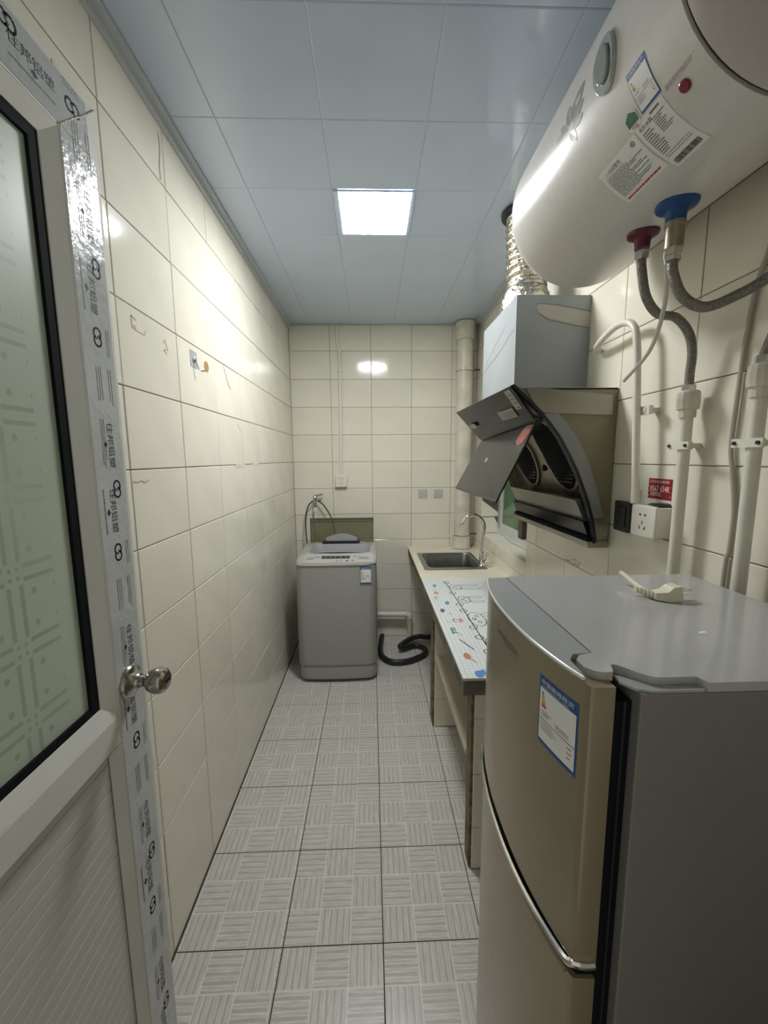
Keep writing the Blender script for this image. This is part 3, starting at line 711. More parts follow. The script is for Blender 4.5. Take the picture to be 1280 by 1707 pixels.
# sockets and sticker on the right wall
def socket_face(parent, mapf, w, h, m=ink):
    a = Print()
    a.disc(w * .40, h * .70, .0035, 12); a.disc(w * .60, h * .70, .0035, 12)
    a.rect(w * .485, h * .40, w * .515, h * .50); a.poly([(w * .36, h * .33), (w * .39, h * .345), (w * .43, h * .25), (w * .40, h * .235)]); a.poly([(w * .64, h * .33), (w * .61, h * .345), (w * .57, h * .25), (w * .60, h * .235)])
    return a.build('socket_holes', m, mapf, parent, .0004)
s1 = thing('wall_socket', 'white surface-mounted double socket beside the black socket', 'socket', (W - .025, 1.09, 1.222))
MB().box(1.368, W - .001, 1.042, 1.122, 1.225, 1.308, .003).build('back_box', white_pl, s1)
MB().box(1.357, 1.369, 1.039, 1.139, 1.222, 1.311, .004).build('face_plate', white_pl, s1)
socket_face(s1, plane_map((1.3568, 1.139, 1.222), (0, -1, 0), (0, 0, 1)), .10, .089)
s2 = thing('wall_socket', 'black wall socket tucked against the hood side', 'socket', (W - .01, 1.24, 1.21))
MB().box(1.392, W - .001, 1.203, 1.279, 1.210, 1.306, .003).build('face_plate', mat('charcoal_plastic', (.03, .032, .036), .4), s2)
MB().box(1.388, 1.3925, 1.217, 1.267, 1.226, 1.291, .002).build('insert', black_pl, s2)
socket_face(s2, plane_map((1.3879, 1.267, 1.226), (0, -1, 0), (0, 0, 1)), .05, .065, mat('hole_black', (.004, .004, .004), .9))
dk = MB().prism([(1.10, 1.3125), (1.075, 1.319), (1.056, 1.317), (1.052, 1.3125)], 0, 1.372, W - .0006).build('dark_gap_filler', black_pl); tag(dk, 'small black wedge on top of the white double socket', 'wedge')
stk = MB().box(W - .0010, W - .0003, 1.057, 1.148, 1.327, 1.384).build('locksmith_sticker', mat('sticker_red', (.26, .012, .02), .4)); tag(stk, 'small red sticker with white phone number above the sockets', 'sticker')
a = Print(); a.text('8567 6548', .008, .021, .023, .074); a.text('\u5f00\u9501 \u4fee\u9501 \u6362\u9501 \u914d\u9501', .014, .045, .0085, .068); a.ring(.008, .0485, .004, .001, 12); a.bars(.010, .058, .006, .018, 3, .4, 9, .85)
for v in (.008, .02, .035): a.disc(.0035, v, .0014, 8); a.disc(.0875, v, .0014, 8)
a.build('sticker_print', mat('sticker_ink', (.85, .76, .74), .5), plane_map((W - .0011, 1.148, 1.327), (0, -1, 0), (0, 0, 1)), stk, .0003)

# ------------------------------------------------------------------ range hood
hd = thing('range_hood', 'dark glass side-suction range hood with its flap swung open', 'range hood', (1.36, 1.68, 1.14))
hsteel = mat('hood_steel_dirty', (.33, .31, .265), .36, .75, noise=.15, nscale=6)
hyel = mat('hood_side_film_yellowed', (.25, .23, .145), .4, .15, noise=.12, nscale=5)
hgrey = mat('hood_side_grey', (.30, .31, .30), .42, .1, noise=.05, nscale=8)
hblack = mat('hood_black_glass', (.008, .009, .010), .2, spec=.2)
hin = mat('hood_inside_greasy', (.34, .30, .22), .35, .6, noise=.35, nscale=9)
NY, FYh = 1.325, 2.035
CUR = [(1.056, 1.678), (1.088, 1.650), (1.119, 1.622), (1.154, 1.588), (1.183, 1.554), (1.219, 1.508), (1.250, 1.455), (1.280, 1.400), (1.304, 1.344), (1.324, 1.292), (1.341, 1.240), (1.351, 1.195), (1.357, 1.156)]
WX = W - .003
side = CUR + [(1.40, 1.156), (1.402, 1.24), (WX, 1.245), (WX, 1.668), (1.10, 1.668)]
for ya, yb in ((NY, NY + .012), (FYh - .012, FYh)):
    MB().prism(side, 1, ya, yb).build('side_panel', hyel, hd, smooth=False)
band = CUR[2:11] + [(x + .012 + .055 * min(1, k / 3), z) for k, (x, z) in enumerate(CUR[2:11][::-1])]
band = CUR[3:11] + [(1.382, 1.243), (1.368, 1.292), (1.352, 1.344), (1.332, 1.400), (1.308, 1.455), (1.278, 1.508), (1.243, 1.554), (1.21, 1.588)]
MB().prism(band, 1, NY - .006, NY - .0003).build('side_band', hgrey, hd, smooth=False)
MB().prism([(1.10, 1.669), (1.145, 1.669), (WX - .02, 1.645), (WX - .016, 1.581), (1.168, 1.590), (1.14, 1.60)], 1, NY - .006, NY - .0003).build('upper_band', hsteel, hd, smooth=False)
MB().prism([(1.343, 1.240), (1.405, 1.240), (1.400, 1.170), (1.358, 1.165)], 1, NY - .005, NY - .0003).build('lower_band', hsteel, hd, smooth=False)
MB().box(1.10, WX, NY, FYh, 1.664, 1.670).build('top_plate', hsteel, hd)
MB().box(WX - .006, WX, NY + .013, FYh - .013, 1.16, 1.663).build('back_plate', hin, hd)
for ya, yb in ((NY - .012, NY - .0065), (FYh + .0005, FYh + .006)):
    ring = [(x - .005, z - .002) for x, z in CUR] + [(x + .004, z + .002) for x, z in CUR[::-1]]
    MB().prism(ring, 1, ya, yb + .014 if ya < 1.5 else yb).build('edge_frame', black_pl, hd, smooth=False)
# suction panel inside
SP = [(1.135, 1.640), (1.20, 1.588), (1.25, 1.535), (1.295, 1.47), (1.330, 1.400), (1.355, 1.33), (1.372, 1.285)]
MB().prism(SP + [(x + .004, z + .002) for x, z in SP[::-1]], 1, NY + .013, FYh - .013).build('suction_panel', hin, hd, ang=.5)
def sp_pt(t, y, l):
    k = min(int(t * (len(SP) - 1)), len(SP) - 2); f = t * (len(SP) - 1) - k
    p0, p1 = Vector(SP[k]), Vector(SP[k + 1]); p = p0.lerp(p1, f); d = (p1 - p0).normalized(); n = Vector((d.y, -d.x)) 
    n = n if n.x < 0 else -n
    return Vector((p.x + n.x * l, y, p.y + n.y * l))
mesh_dark = mat('filter_mesh', (.007, .007, .007), .7, spec=.1)
for yc in (1.50, 1.84):
    el = lambda s_, l: [sp_pt(.50 + .34 * s_ * math.sin(2 * math.pi * k / 36), yc + .115 * s_ * math.cos(2 * math.pi * k / 36), l) for k in range(36)]
    f = MB().loft([el(1.0, .001), el(1.0, .006), el(.93, .008)]).build('filter_mesh', mesh_dark, hd, ang=.5)
    MB().loft([el(1.09, .001), el(1.09, .009), el(1.0, .009), el(1.0, .001)], False, False).build('filter_rim', hsteel, f, ang=.5)
    gr = MB()
    for k in range(-9, 10):
        for q in range(-7, 8):
            s1_, s2_ = k / 10, q / 8
            if s1_ ** 2 + s2_ ** 2 > .8: continue
            c = sp_pt(.50 + .34 * s1_, yc + .115 * s2_, .0088); gr.box(c.x - .0012, c.x + .0012, c.y - .0032, c.y + .0032, c.z - .0032, c.z + .0032)
    g_ = gr.build('mesh_studs', mat('filter_studs', (.12, .12, .11), .35, .6), f, smooth=False); g_['kind'] = 'stuff'
c = sp_pt(.66, 1.67, .001); MB().lathe([(.014, -.006), (.014, .002)], c, 'x', 18).build('centre_hole', mesh_dark, hd)
MB().prism([(1.300, 1.300), (1.335, 1.225), (1.395, 1.222), (1.396, 1.285), (1.385, 1.285), (1.383, 1.235), (1.345, 1.235), (1.315, 1.304)], 1, NY + .03, FYh - .03).build('oil_tray', hsteel, hd, smooth=False)
MB().prism([(1.322, 1.226), (1.345, 1.170), (1.40, 1.166), (1.40, 1.215)], 1, NY + .014, FYh - .014).build('lower_glass', hblack, hd, smooth=False)
MB().box(1.338, 1.352, NY, FYh, 1.1595, 1.172).build('seal_strip', rubber, hd)
MB().prism([(1.330, 1.159), (1.338, 1.138), (1.405, 1.138), (1.405, 1.159)], 1, NY - .004, FYh + .004).build('bottom_lip', mat('lip_greasy', (.40, .37, .28), .4, .3, noise=.2, nscale=8), hd, smooth=False)
# glass panels
ug = MB().slab([(1.054, NY - .006, 1.677), (1.137, NY - .006, 1.571), (1.155, FYh, 1.539), (1.030, FYh, 1.673)], -.006).build('upper_glass', hblack, hd, smooth=False)
lg = MB().slab([(1.141, NY - .006, 1.567), (1.013, NY - .006, 1.303), (1.028, FYh, 1.296), (1.158, FYh, 1.536)], .006).build('flap_glass', mat('flap_glass_grey', (.020, .020, .017), .22, spec=.2), hd, smooth=False)
MB().slab([(1.010, NY - .008, 1.301), (1.025, FYh, 1.294), (1.030, FYh, 1.300), (1.016, NY - .008, 1.308)], .006).build('flap_edge', black_pl, lg, smooth=False)
def quad_map(a, b_, d):   # u: 0..1 a->b, v: 0..1 a->d
    A, B, Dd = Vector(a), Vector(b_), Vector(d); n = (B - A).cross(Dd - A).normalized()
    if n.x > 0: n = -n
    return lambda u, v, l: A + (B - A) * u + (Dd - A) * v + n * l
um = quad_map((1.054, NY - .006, 1.677), (1.030, FYh, 1.673), (1.137, NY - .006, 1.571))
lbl = mat('label_dull_white', (.36, .35, .32), .5)
for k, (u0, v0, u1, v1) in enumerate(((.03, .05, .10, .62), (.13, .52, .34, .80), (.80, .62, .93, .80))):
    a = Print(); a.rect(u0, v0, u1, v1); gl = a.build('glass_label', lbl, um, ug, .0066)
    if k < 2:
        a = Print(); a.bars(u0 + .01, u1 - .01, v0 + .04, v1 - .04, 4, .3, 3 + k, .7); a.build('label_print', ink_g, um, gl, .0070)['kind'] = 'stuff'
MB().tube([(1.150, NY, 1.566), (1.168, FYh - .004, 1.534)], .011, 10, 1).build('hinge_bar', black_pl, hd)
fm_ = quad_map((1.141, NY - .006, 1.567), (1.158, FYh, 1.536), (1.013, NY - .006, 1.303))
a = Print(); a.poly([(.015, .05), (.10, .03), (.15, .10), (.16, .22), (.10, .30), (.05, .27), (.015, .16)]); a.build('red_decal', mat('decal_red', (.30, .08, .07), .3), fm_, lg, .0008)
a = Print(); a.text('\u5347\u7ea7', .03, .07, .10, .09); a.build('decal_print', mat('decal_print', (.55, .35, .32), .4), fm_, lg, .0012)
a = Print(); a.rect(.55, .40, .60, .46); a.build('gold_mark', mat('decal_gold', (.45, .36, .16), .3, .5), fm_, lg, .0008)
# chimney box
ch = thing('hood_chimney', 'pale grey box chimney with torn film above the range hood', 'chimney', (1.27, 1.74, 1.672))
chm = mat('chimney_film_grey', (.31, .335, .34), .38, .1, noise=.06, nscale=6)
CY0, CY1, CX0, CZ1 = 1.527, 1.955, 1.134, 2.030
c_ = MB(); c_.box(CX0, CX0 + .002, CY0, CY1, 1.672, CZ1); c_.build('front_sheet', chm, ch, smooth=False)
MB().box(CX0 + .002, W - .002, CY0, CY0 + .002, 1.672, CZ1).build('side_sheet', chm, ch, smooth=False)
MB().box(CX0 + .002, W - .002, CY1 - .002, CY1, 1.672, CZ1).build('side_sheet', chm, ch, smooth=False)
MB().box(CX0 + .002, W - .002, CY0 + .002, CY1 - .002, CZ1 - .003, CZ1 - .001).build('top_sheet', chm, ch, smooth=False)
cm = plane_map((CX0, CY0, 1.672), (1, 0, 0), (0, 0, 1))
a = Print(); a.poly([(.072, .318), (.078, .327), (.15, .322), (.275, .300), (.275, .246), (.20, .258), (.12, .275), (.085, .295)]); a.build('torn_film', mat('bare_sheet', (.44, .42, .37), .4), cm, ch, .0008)
a = Print(); a.line([(.072, .318), (.078, .329), (.15, .324), (.275, .302)], .002); a.line([(.275, .244), (.20, .256), (.12, .273), (.085, .293)], .0025); a.build('film_crease', mat('crease', (.20, .20, .19), .5), cm, ch, .0012)
cm2 = plane_map((CX0, CY1, 1.672), (0, -1, 0), (0, 0, 1))
a = Print(); a.line([(.02, .16), (.10, .185), (.22, .20), (.36, .235), (.41, .245)], .0025); a.line([(.05, .20), (.16, .24), (.30, .285)], .0018); a.line([(.02, .17), (.07, .20)], .0025); a.build('film_crease', MATS['crease'], cm2, ch, .0006)
# foil duct
du = thing('foil_duct', 'crumpled aluminium foil duct from hood chimney to ceiling hole', 'duct', (1.245, 1.74, 2.031))
foil = mat('aluminium_foil', (.72, .68, .58), .24, 1., noise=.2, nscale=60, bump=.9, bscale=70)
rgd = random.Random(3)
def duct_rings(prof, n=44, amp=.004):
    rings = []
    for r, z, dx, dy in prof:
        rings.append([(1.245 + dx + (r + rgd.uniform(-amp, amp)) * math.cos(2 * math.pi * k / n), 1.74 + dy + (r + rgd.uniform(-amp, amp)) * math.sin(2 * math.pi * k / n), z + rgd.uniform(-amp, amp) * .5) for k in range(n)])
    return rings
prof = []
for k in range(0, 15):
    t = k / 14; prof.append((.104 - .027 * t ** 2.0, 2.0335 + .097 * t, 0, 0))
MB().loft(duct_rings(prof)).build('lower_cone', foil, du, ang=1.2)
MB().lathe([(.079, 0), (.081, .004), (.081, .012), (.078, .016)], (1.245, 1.74, 2.128), 'z', 40).build('tape_band', steel, du)
prof = []; nr = 70
for k in range(nr + 1):
    t = k / nr; prof.append((.074 + .006 * math.sin(k / nr * 2 * math.pi * 9), 2.140 + .287 * t, -.005 * t, .01 * t))
MB().loft(duct_rings(prof, 44, .0025)).build('corrugated_pipe', foil, du, ang=1.2)
MB().lathe([(.080, 0), (.098, 0), (.098, .010), (.080, .010)], (1.24, 1.75, H - .0125), 'z', 40).build('hole_collar', mat('collar_dark', (.02, .025, .05), .4), du)

# ------------------------------------------------------------------ washing machine
WX0, WX1, WYF, WYB = .112, .628, 2.445, 2.955
wm_ = thing('washing_machine', 'grey top-loading washing machine with its smoky lid raised', 'washing machine', ((WX0 + WX1) / 2, (WYF + WYB) / 2, 0))
wgrey = mat('washer_body_grey', (.36, .36, .335), .35, noise=.02, nscale=4)
wtop = mat('washer_top_grey', (.38, .38, .35), .3)
wtub = mat('washer_inner_grey', (.36, .37, .38), .3)
def rr(x0, x1, y0, y1, r, z, bulge=0., n=8, zf=None):
    pts = []
    for (cx, cy, a0) in ((x1 - r, y1 - r, 0), (x0 + r, y1 - r, 90), (x0 + r, y0 + r, 180), (x1 - r, y0 + r, 270)):
        for k in range(n + 1):
            a = math.radians(a0 + 90 * k / n); pts.append([cx + r * math.cos(a), cy + r * math.sin(a)])
        if a0 in (180,):    # front edge samples
            for k in range(1, 9):
                pts.append([x0 + r + (x1 - x0 - 2 * r) * k / 9, y0])
    out = []
    for x, y in pts:
        if bulge and y < (y0 + y1) / 2:
            t = (x - (x0 + x1) / 2) / ((x1 - x0) / 2); y -= bulge * max(0., 1 - t * t)
        out.append((x, y, z if zf is None else zf(y)))
    return out
Rr = lambda ins, z, zf=None: rr(WX0 + ins, WX1 - ins, WYF + ins + .012, WYB - ins * .3, .055, z, .012, zf=zf)
MB().loft([Rr(.022, .018), Rr(.010, .024), Rr(.006, .045), Rr(.006, .112)]).build('base_skirt', wgrey, wm_, ang=.7)
MB().loft([Rr(.010, .112), Rr(.002, .122), Rr(0, .135), Rr(0, .60), Rr(.002, .782)], True, True).build('cabinet', wgrey, wm_, ang=.7)
for fx in (.17, .57):
    for fy in (2.52, 2.90): MB().lathe([(.02, 0), (.02, .02)], (fx, fy, 0), 'z', 14).build('foot', rubber, wm_)
def ztop(y):
    t = min(1, max(0, (y - 2.45) / .115)); return .792 + .040 * t
inner = rr(.178, .585, 2.575, 2.875, .06, 0, -.0, zf=lambda y: ztop(y) + .002)
inner2 = rr(.215, .55, 2.63, 2.85, .06, .72)
tp = MB().loft([Rr(.002, .782), Rr(-.001, .79), Rr(.004, 0, zf=lambda y: ztop(y) - .004), Rr(.016, 0, zf=ztop), inner], False, False)
tp.build('top_cover', wtop, wm_, ang=.5)
MB().loft([inner, [(x, y, z - .012) for x, y, z in rr(.185, .578, 2.582, 2.868, .06, .832)], inner2], False, True).build('tub_opening', wtub, wm_, ang=.6)
MB().tube([(.20, 2.600, .822), (.28, 2.583, .832), (.38, 2.578, .834), (.48, 2.583, .832), (.56, 2.600, .822)], .006, 8).build('opening_lip', black_pl, wm_)
def cpm(u, v, l):      # control panel surface
    y = 2.462 + v; return Vector((.165 + u, y, ztop(y) + .0015 + l))
def grid_rect(p, u0, v0, u1, v1): p.rect(u0, v0, u1, v1, 4)
a = Print(); grid_rect(a, 0, 0, .44, .10); cpl = a.build('control_panel', mat('panel_silver', (.44, .435, .40), .25), cpm, wm_, .0008)
a = Print(); grid_rect(a, .11, .046, .29, .076); a.build('display_strip', mat('display_dark', (.03, .032, .03), .2), cpm, cpl, .0014)
a = Print()
for u in (.13, .16, .19, .225, .26): a.rect(u, .057, u + .012, .066)
a.bars(.07, .10, .05, .07, 2, .4, 3, .8); a.bars(.31, .34, .055, .075, 2, .4, 4, .8); a.bars(.345, .42, .03, .06, 2, .4, 5, .6); a.bars(.02, .065, .03, .06, 2, .45, 6, .9); a.disc(.21, .02, .006, 12); a.disc(.235, .016, .005, 12)
a.build('panel_print', ink_g, cpm, cpl, .0018)['kind'] = 'stuff'
a = Print(); a.disc(.275, .02, .008, 14); a.build('blue_button', ink_b, cpm, cpl, .002)
a = Print(); a.disc(.31, .022, .008, 14); a.build('orange_button', mat('button_orange', (.5, .16, .08), .4), cpm, cpl, .002)
MB().tube([(x, y - .001, .788) for x, y, z in Rr(.0, 0)[18:36]], .004, 8, 2).build('front_trim', chrome, wm_)
# lid
ld = MB(); lidm = mat('smoky_lid', (.30, .30, .20), .12, trans=.75, ior=1.2)
lid = MB().slab([(.148, 2.905, .838), (.605, 2.905, .838), (.612, 2.935, 1.006), (.145, 2.935, 1.012)], -.004).build('lid', lidm, wm_, smooth=False)
olive = mat('lid_edge_olive', (.08, .085, .055), .25)
MB().box(.145, .612, 2.928, 2.940, 1.002, 1.014).box(.145, .612, 2.926, 2.934, .986, .990).build('lid_rim', olive, lid)
for xx in (.148, .602): MB().slab([(xx, 2.902, .838), (xx + .007, 2.902, .838), (xx + .007, 2.932, 1.006), (xx, 2.932, 1.006)], -.005).build('lid_side_rim', olive, lid, smooth=False)
arch = [(.265 + .225 * k / 14, .842 + .062 * (.55 + .45 * math.sin(math.pi * k / 14))) for k in range(15)]
MB().prism([(.265, .852)] + arch + [(.49, .852)], 1, 2.885, 2.900).build('lid_handle', wtub, lid, smooth=False)
MB().box(.24, .51, 2.872, 2.902, .833, .853, .003).build('lid_fold', black_pl, lid)
for xx in (.20, .53): MB().box(xx - .022, xx + .022, 2.872, 2.90, .832, .842, .002).build('hinge_block', wtop, wm_)
energy_label(cpl.parent, plane_map((.523, 2.4430, .668), (1, .10, 0), (0, 0, 1)), .070, .108, .0006)
# ------------------------------------------------------------------ tap, hoses, socket, conduit on the end wall
tp_ = thing('washer_tap', 'small chrome lever tap on the wall behind the washing machine', 'tap', (.168, 3.09, 1.04))
MB().lathe([(.018, 0), (.018, .006), (.011, .010), (.011, .055)], (.168, L - .0005 - .055, 1.118), 'y', 16).build('wall_stub', chrome, tp_)
MB().lathe([(.012, 0), (.013, .02), (.012, .055), (.010, .075)], (.166, 3.085, 1.075), 'z', 16).build('tap_body', nick, tp_)
MB().lathe([(.014, 0), (.016, .012), (.012, .022)], (.166, 3.085, 1.142), 'z', 16).build('bonnet', nick, tp_)
MB().slab([(.156, 3.076, 1.152), (.222, 3.076, 1.170), (.228, 3.076, 1.186), (.156, 3.076, 1.170)], -.014).build('lever', nick, tp_, smooth=False)
MB().lathe([(.017, 0), (.017, .03), (.013, .035)], (.167, 3.085, 1.042), 'z', 16).build('hose_coupling', white_pl, tp_)
dh = mat('dark_hose', (.035, .035, .03), .45)
h1 = MB().tube([(.150, 3.085, 1.128), (.125, 3.07, 1.105), (.103, 3.06, 1.055), (.092, 3.06, .968), (.098, 3.03, .875), (.11, 2.99, .81), (.12, 2.985, .70), (.12, 2.985, .55)], .0052, 10).build('inlet_hose', dh); tag(h1, 'thin black hose looping from the tap down beside the washer', 'hose')
h2 = MB().tube([(.186, 3.085, 1.128), (.222, 3.07, 1.105), (.262, 3.06, 1.052), (.296, 3.04, .984), (.315, 3.02, .90), (.32, 3.01, .75), (.32, 3.01, .5)], .0052, 10).build('tap_hose', dh); tag(h2, 'thin black hose from the tap running down behind the raised lid', 'hose')
h3 = MB().tube([(.167, 3.085, 1.04), (.166, 3.08, .98), (.175, 3.06, .90), (.205, 3.03, .82), (.22, 3.01, .70)], .011, 10).build('supply_hose', white_pl); tag(h3, 'pale hose dropping from the tap coupling behind the washer lid', 'hose')
sb = thing('wall_socket', 'white socket at the end of the thin conduit on the end wall', 'socket', (.368, L - .02, 1.23))
MB().box(.323, .412, 3.098, L - .0006, 1.231, 1.322, .003).build('socket_box', white_pl, sb)
socket_face(sb, plane_map((.323, 3.0979, 1.231), (1, 0, 0), (0, 0, 1)), .089, .091)
c1 = MB().tube([(.362, 3.121, H - .012), (.358, 3.121, 2.34), (.360, 3.121, 2.29), (.372, 3.121, 2.24), (.374, 3.121, 2.20), (.370, 3.121, 1.7), (.367, 3.121, 1.322)], .0105, 12, 4).build('thin_conduit', white_pl); tag(c1, 'thin white conduit running down the end wall to a socket', 'conduit')
MB().box(.355, .390, 3.115, L - .0006, 2.093, 2.110).build('conduit_clip', white_pl, c1)
for xa in (.966, 1.089):
    p_ = MB().box(xa, xa + .073, L - .0014, L - .0004, 1.130, 1.202).build('adhesive_patch', mat('clear_adhesive', (.50, .49, .45), .35, noise=.1, nscale=40)); tag(p_, 'clear square adhesive pad closest to the thick corner pipe' if xa > 1 else 'clear square adhesive pad farther from the thick corner pipe', 'adhesive pad', 'adhesive pads on the end wall')
    MB().lathe([(.008, 0), (.008, .004)], (xa + .04, L - .0054, 1.162), 'y', 14).build('hook_stub', MATS['clear_adhesive'], p_)

# big soil pipe in the corner
sp = thing('soil_pipe', 'thick white drain pipe standing in the corner behind the sink', 'pipe', (1.30, 3.062, .75))
MB().lathe([(.0585, 0), (.0585, H - .755)], (1.30, 3.062, .752), 'z', 36).build('pipe', pvc_old, sp)
MB().lathe([(.0585, .0), (.0665, .0), (.0665, .085), (.0705, .09), (.0705, .125), (.0665, .128)], (1.30, 3.062, H - .132), 'z', 36, cap=False).build('top_coupling', pvc_old, sp)
MB().lathe([(.0585, .095), (.065, .093), (.065, .01), (.068, .0)], (1.30, 3.062, .752), 'z', 36, cap=False).build('bottom_coupling', pvc_old, sp)
for zz in (2.088, .862):
    k_ = MB().lathe([(.0590, -.009), (.0635, -.009), (.0635, .009), (.0590, .009)], (1.30, 3.062, zz), 'z', 36); k_.box(1.285, 1.30, 2.988, 3.002, zz - .011, zz + .011)
    k_ = k_.build('pipe_clamp', pvc_old, sp)
    MB().lathe([(.0638, -.010), (.0638, -.0075)], (1.30, 3.062, zz), 'z', 36).build('clamp_edge', mortar, k_)
    MB().box(1.358, W - .0006, 3.040, 3.048, zz - .004, zz + .004).build('anchor_bolt', black_pl, k_)

# ------------------------------------------------------------------ counter, piers, shelf
CZ = .748
ct = thing('counter', 'long stone-topped kitchen counter with the sink set in it', 'counter', (1.14, 2.16, 0))
cream_top = mat('counter_cream', (.72, .66, .52), .28, noise=.08, nscale=9)
cedge = mat('counter_edge_dirty', (.16, .145, .12), .8, noise=.5, nscale=18, bump=.4, bscale=60)
SX0, SX1, SY0, SY1 = .928, 1.328, 2.440, 2.898
t_ = MB()
cx0 = .884
for (a0, a1, b0, b1) in ((cx0, SX0, 1.19, L - .0006), (SX1, W - .0006, 1.19, L - .0006), (SX0, SX1, 1.19, SY0), (SX0, SX1, SY1, L - .0006)):
    t_.box(a0, a1, b0, b1, CZ - .008, CZ)
t_.build('counter_top', cream_top, ct, smooth=False)
t_ = MB()
for (a0, a1, b0, b1) in ((cx0 + .002, SX0 + .012, 1.193, L - .0006), (SX1 - .012, W - .0006, 1.193, L - .0006), (SX0 + .012, SX1 - .012, 1.193, SY0 + .012), (SX0 + .012, SX1 - .012, SY1 - .012, L - .0006)):
    t_.box(a0, a1, b0, b1, CZ - .060, CZ - .0085)
t_.build('counter_core', cedge, ct, smooth=False)
def pier(x0, y0, y1, name):
    p = MB().box(x0, W - .0006, y0 + .008, y1 - .008, .0004, CZ - .0605).build(name, mortar, ct, smooth=False)
    zz = [0.002, .165, .370, .575, CZ - .062]
    lay_tiles('pier_tile', p, 1, -1, y0, [x0 + .008, x0 + .26, W - .001], zz, wall_tile, t=.0078)
    lay_tiles('pier_tile', p, 1, 1, y1, [x0 + .008, x0 + .26, W - .001], zz, wall_tile, t=.0078)
pier(.915, 1.994, 2.09, 'pier'); pier(.927, 1.233, 1.305, 'pier')
MB().box(.925, W - .0006, 1.306, 1.993, .385, .410, .004).build('shelf', mat('shelf_beige', (.50, .45, .34), .45, noise=.1, nscale=6), ct)

def film_mat():
    m = bpy.data.materials.new('grid_print_film'); m.use_nodes = True; nt = m.node_tree; b_ = nt.nodes['Principled BSDF']; lk = nt.links.new
    tc = nd(nt, 'ShaderNodeTexCoord'); s_ = nd(nt, 'ShaderNodeSeparateXYZ'); lk(tc.outputs['Object'], s_.inputs[0])
    def ln(c): return M(nt, 'LESS_THAN', M(nt, 'FRACT', M(nt, 'ADD', M(nt, 'DIVIDE', c, .0165), 40.)), .09)
    g_ = M(nt, 'MULTIPLY', M(nt, 'MAXIMUM', ln(s_.outputs[0]), ln(s_.outputs[1])), M(nt, 'LESS_THAN', s_.outputs[0], -.133))
    mx = nd(nt, 'ShaderNodeMix', data_type='RGBA'); lk(g_, mx.inputs[0]); mx.inputs[6].default_value = (.66, .69, .68, 1); mx.inputs[7].default_value = (.42, .45, .46, 1)
    lk(mx.outputs[2], b_.inputs['Base Color']); b_.inputs['Roughness'].default_value = .18; return m
film = MB().box(cx0 - .001, W - .003, 1.188, 2.262, CZ + .0002, CZ + .0016).build('counter_film', film_mat(), None, smooth=False, origin=((cx0 + W) / 2, 1.725, CZ)); tag(film, 'white grid film with rabbit doodles covering the near part of the counter', 'film')
fmap = plane_map((cx0, 1.19, CZ + .0017), (1, 0, 0), (0, 1, 0))     # u = x, v = y
blk = Print()
blk.line([(.127, 1.01), (.129, .80), (.134, .60), (.136, .40), (.139, .20), (.140, .10)], .0045)
def doodle(u, v, ru, rv, ear):
    blk.ring(u, v, ru, .0035, 22, ry=rv)
    for s_ in (-1, 1):
        blk.ring(u + ru * .15, v + s_ * rv * .42, ru * .2, .003, 8, ry=rv * .16)
        blk.ring(u + ru + ear * .42, v + s_ * rv * .6, ear * .5, .003, 18, ry=rv * .28)
    blk.disc(u - ru * .22, v, ru * .14, 8, ry=rv * .12); blk.ring(u - ru * .34, v, ru * .2, .003, 10, ry=rv * .2, a0=math.pi / 2, a1=3 * math.pi / 2)
doodle(.165, .905, .030, .048, .11); doodle(.168, .712, .028, .050, .07); doodle(.168, .468, .036, .075, .10); doodle(.172, .235, .030, .05, .09)
for v in (.989, .809, .646, .567, .382, .289, .17): blk.ring(.131, v, .016, .0038, 16, ry=.018)
blk.build('doodle_print', ink, fmap, film, .0002)['kind'] = 'stuff'
for k, (u, v, kind, c) in enumerate((
    (.056, .932, 'q', (.12, .26, .50)), (.043, .865, 'l', (.1, .1, .1)), (.046, .819, 'd', (.55, .28, .28)), (.036, .742, 'b', (.08, .08, .08)), (.076, .667, 'q', (.05, .30, .48)),
    (.036, .572, 'q', (.10, .11, .20)), (.064, .53, 'l', (.1, .1, .1)), (.038, .44, 'l', (.15, .15, .15)), (.070, .456, 'b', (.07, .07, .07)), (.095, .455, 'q', (.62, .22, .30)), (.040, .353, 'f', (.02, .28, .19)), (.060, .32, 'l', (.1, .1, .1)),
    (.068, .218, 'k', (.04, .06, .14)), (.047, .142, 'd', (.50, .19, .11)), (.062, .105, 'l', (.1, .1, .1)), (.058, .022, 'w', (.11, .24, .48)))):
    a = Print()
    if kind == 'q': a.poly([(u - .012, v - .012), (u - .003, v - .028), (u + .012, v + .003), (u + .005, v + .026), (u - .009, v + .018)])
    elif kind == 'l': a.line([(u - .006, v + .018), (u, v), (u + .008, v - .008)], .003)
    elif kind == 'd': a.disc(u, v, .0125, 20, ry=.024)
    elif kind == 'b': a.ring(u, v, .009, .004, 12, ry=.018, a0=.4, a1=5.2)
    elif kind == 'f': a.poly([(u - .008, v - .03), (u - .002, v - .03), (u - .002, v - .022), (u + .013, v - .022), (u + .013, v - .008), (u - .002, v - .008), (u - .002, v + .002), (u + .013, v + .002), (u + .013, v + .014), (u - .002, v + .014), (u - .002, v + .02), (u + .013, v + .02), (u + .013, v + .03), (u - .008, v + .03)])
    elif kind == 'k': a.line([(u - .018, v + .055), (u + .002, v + .005), (u + .016, v - .03)], .005)
    elif kind == 'w': a.poly([(u + .015 * math.cos(t / 10 * math.pi), v + .022 * math.sin(t / 10 * math.pi)) for t in range(4, 20)] + [(u + .024, v - .004), (u + .022, v + .03)])
    a.build('printed_motif', mat('motif_%d' % k, c, .4), fmap, film, .0003)
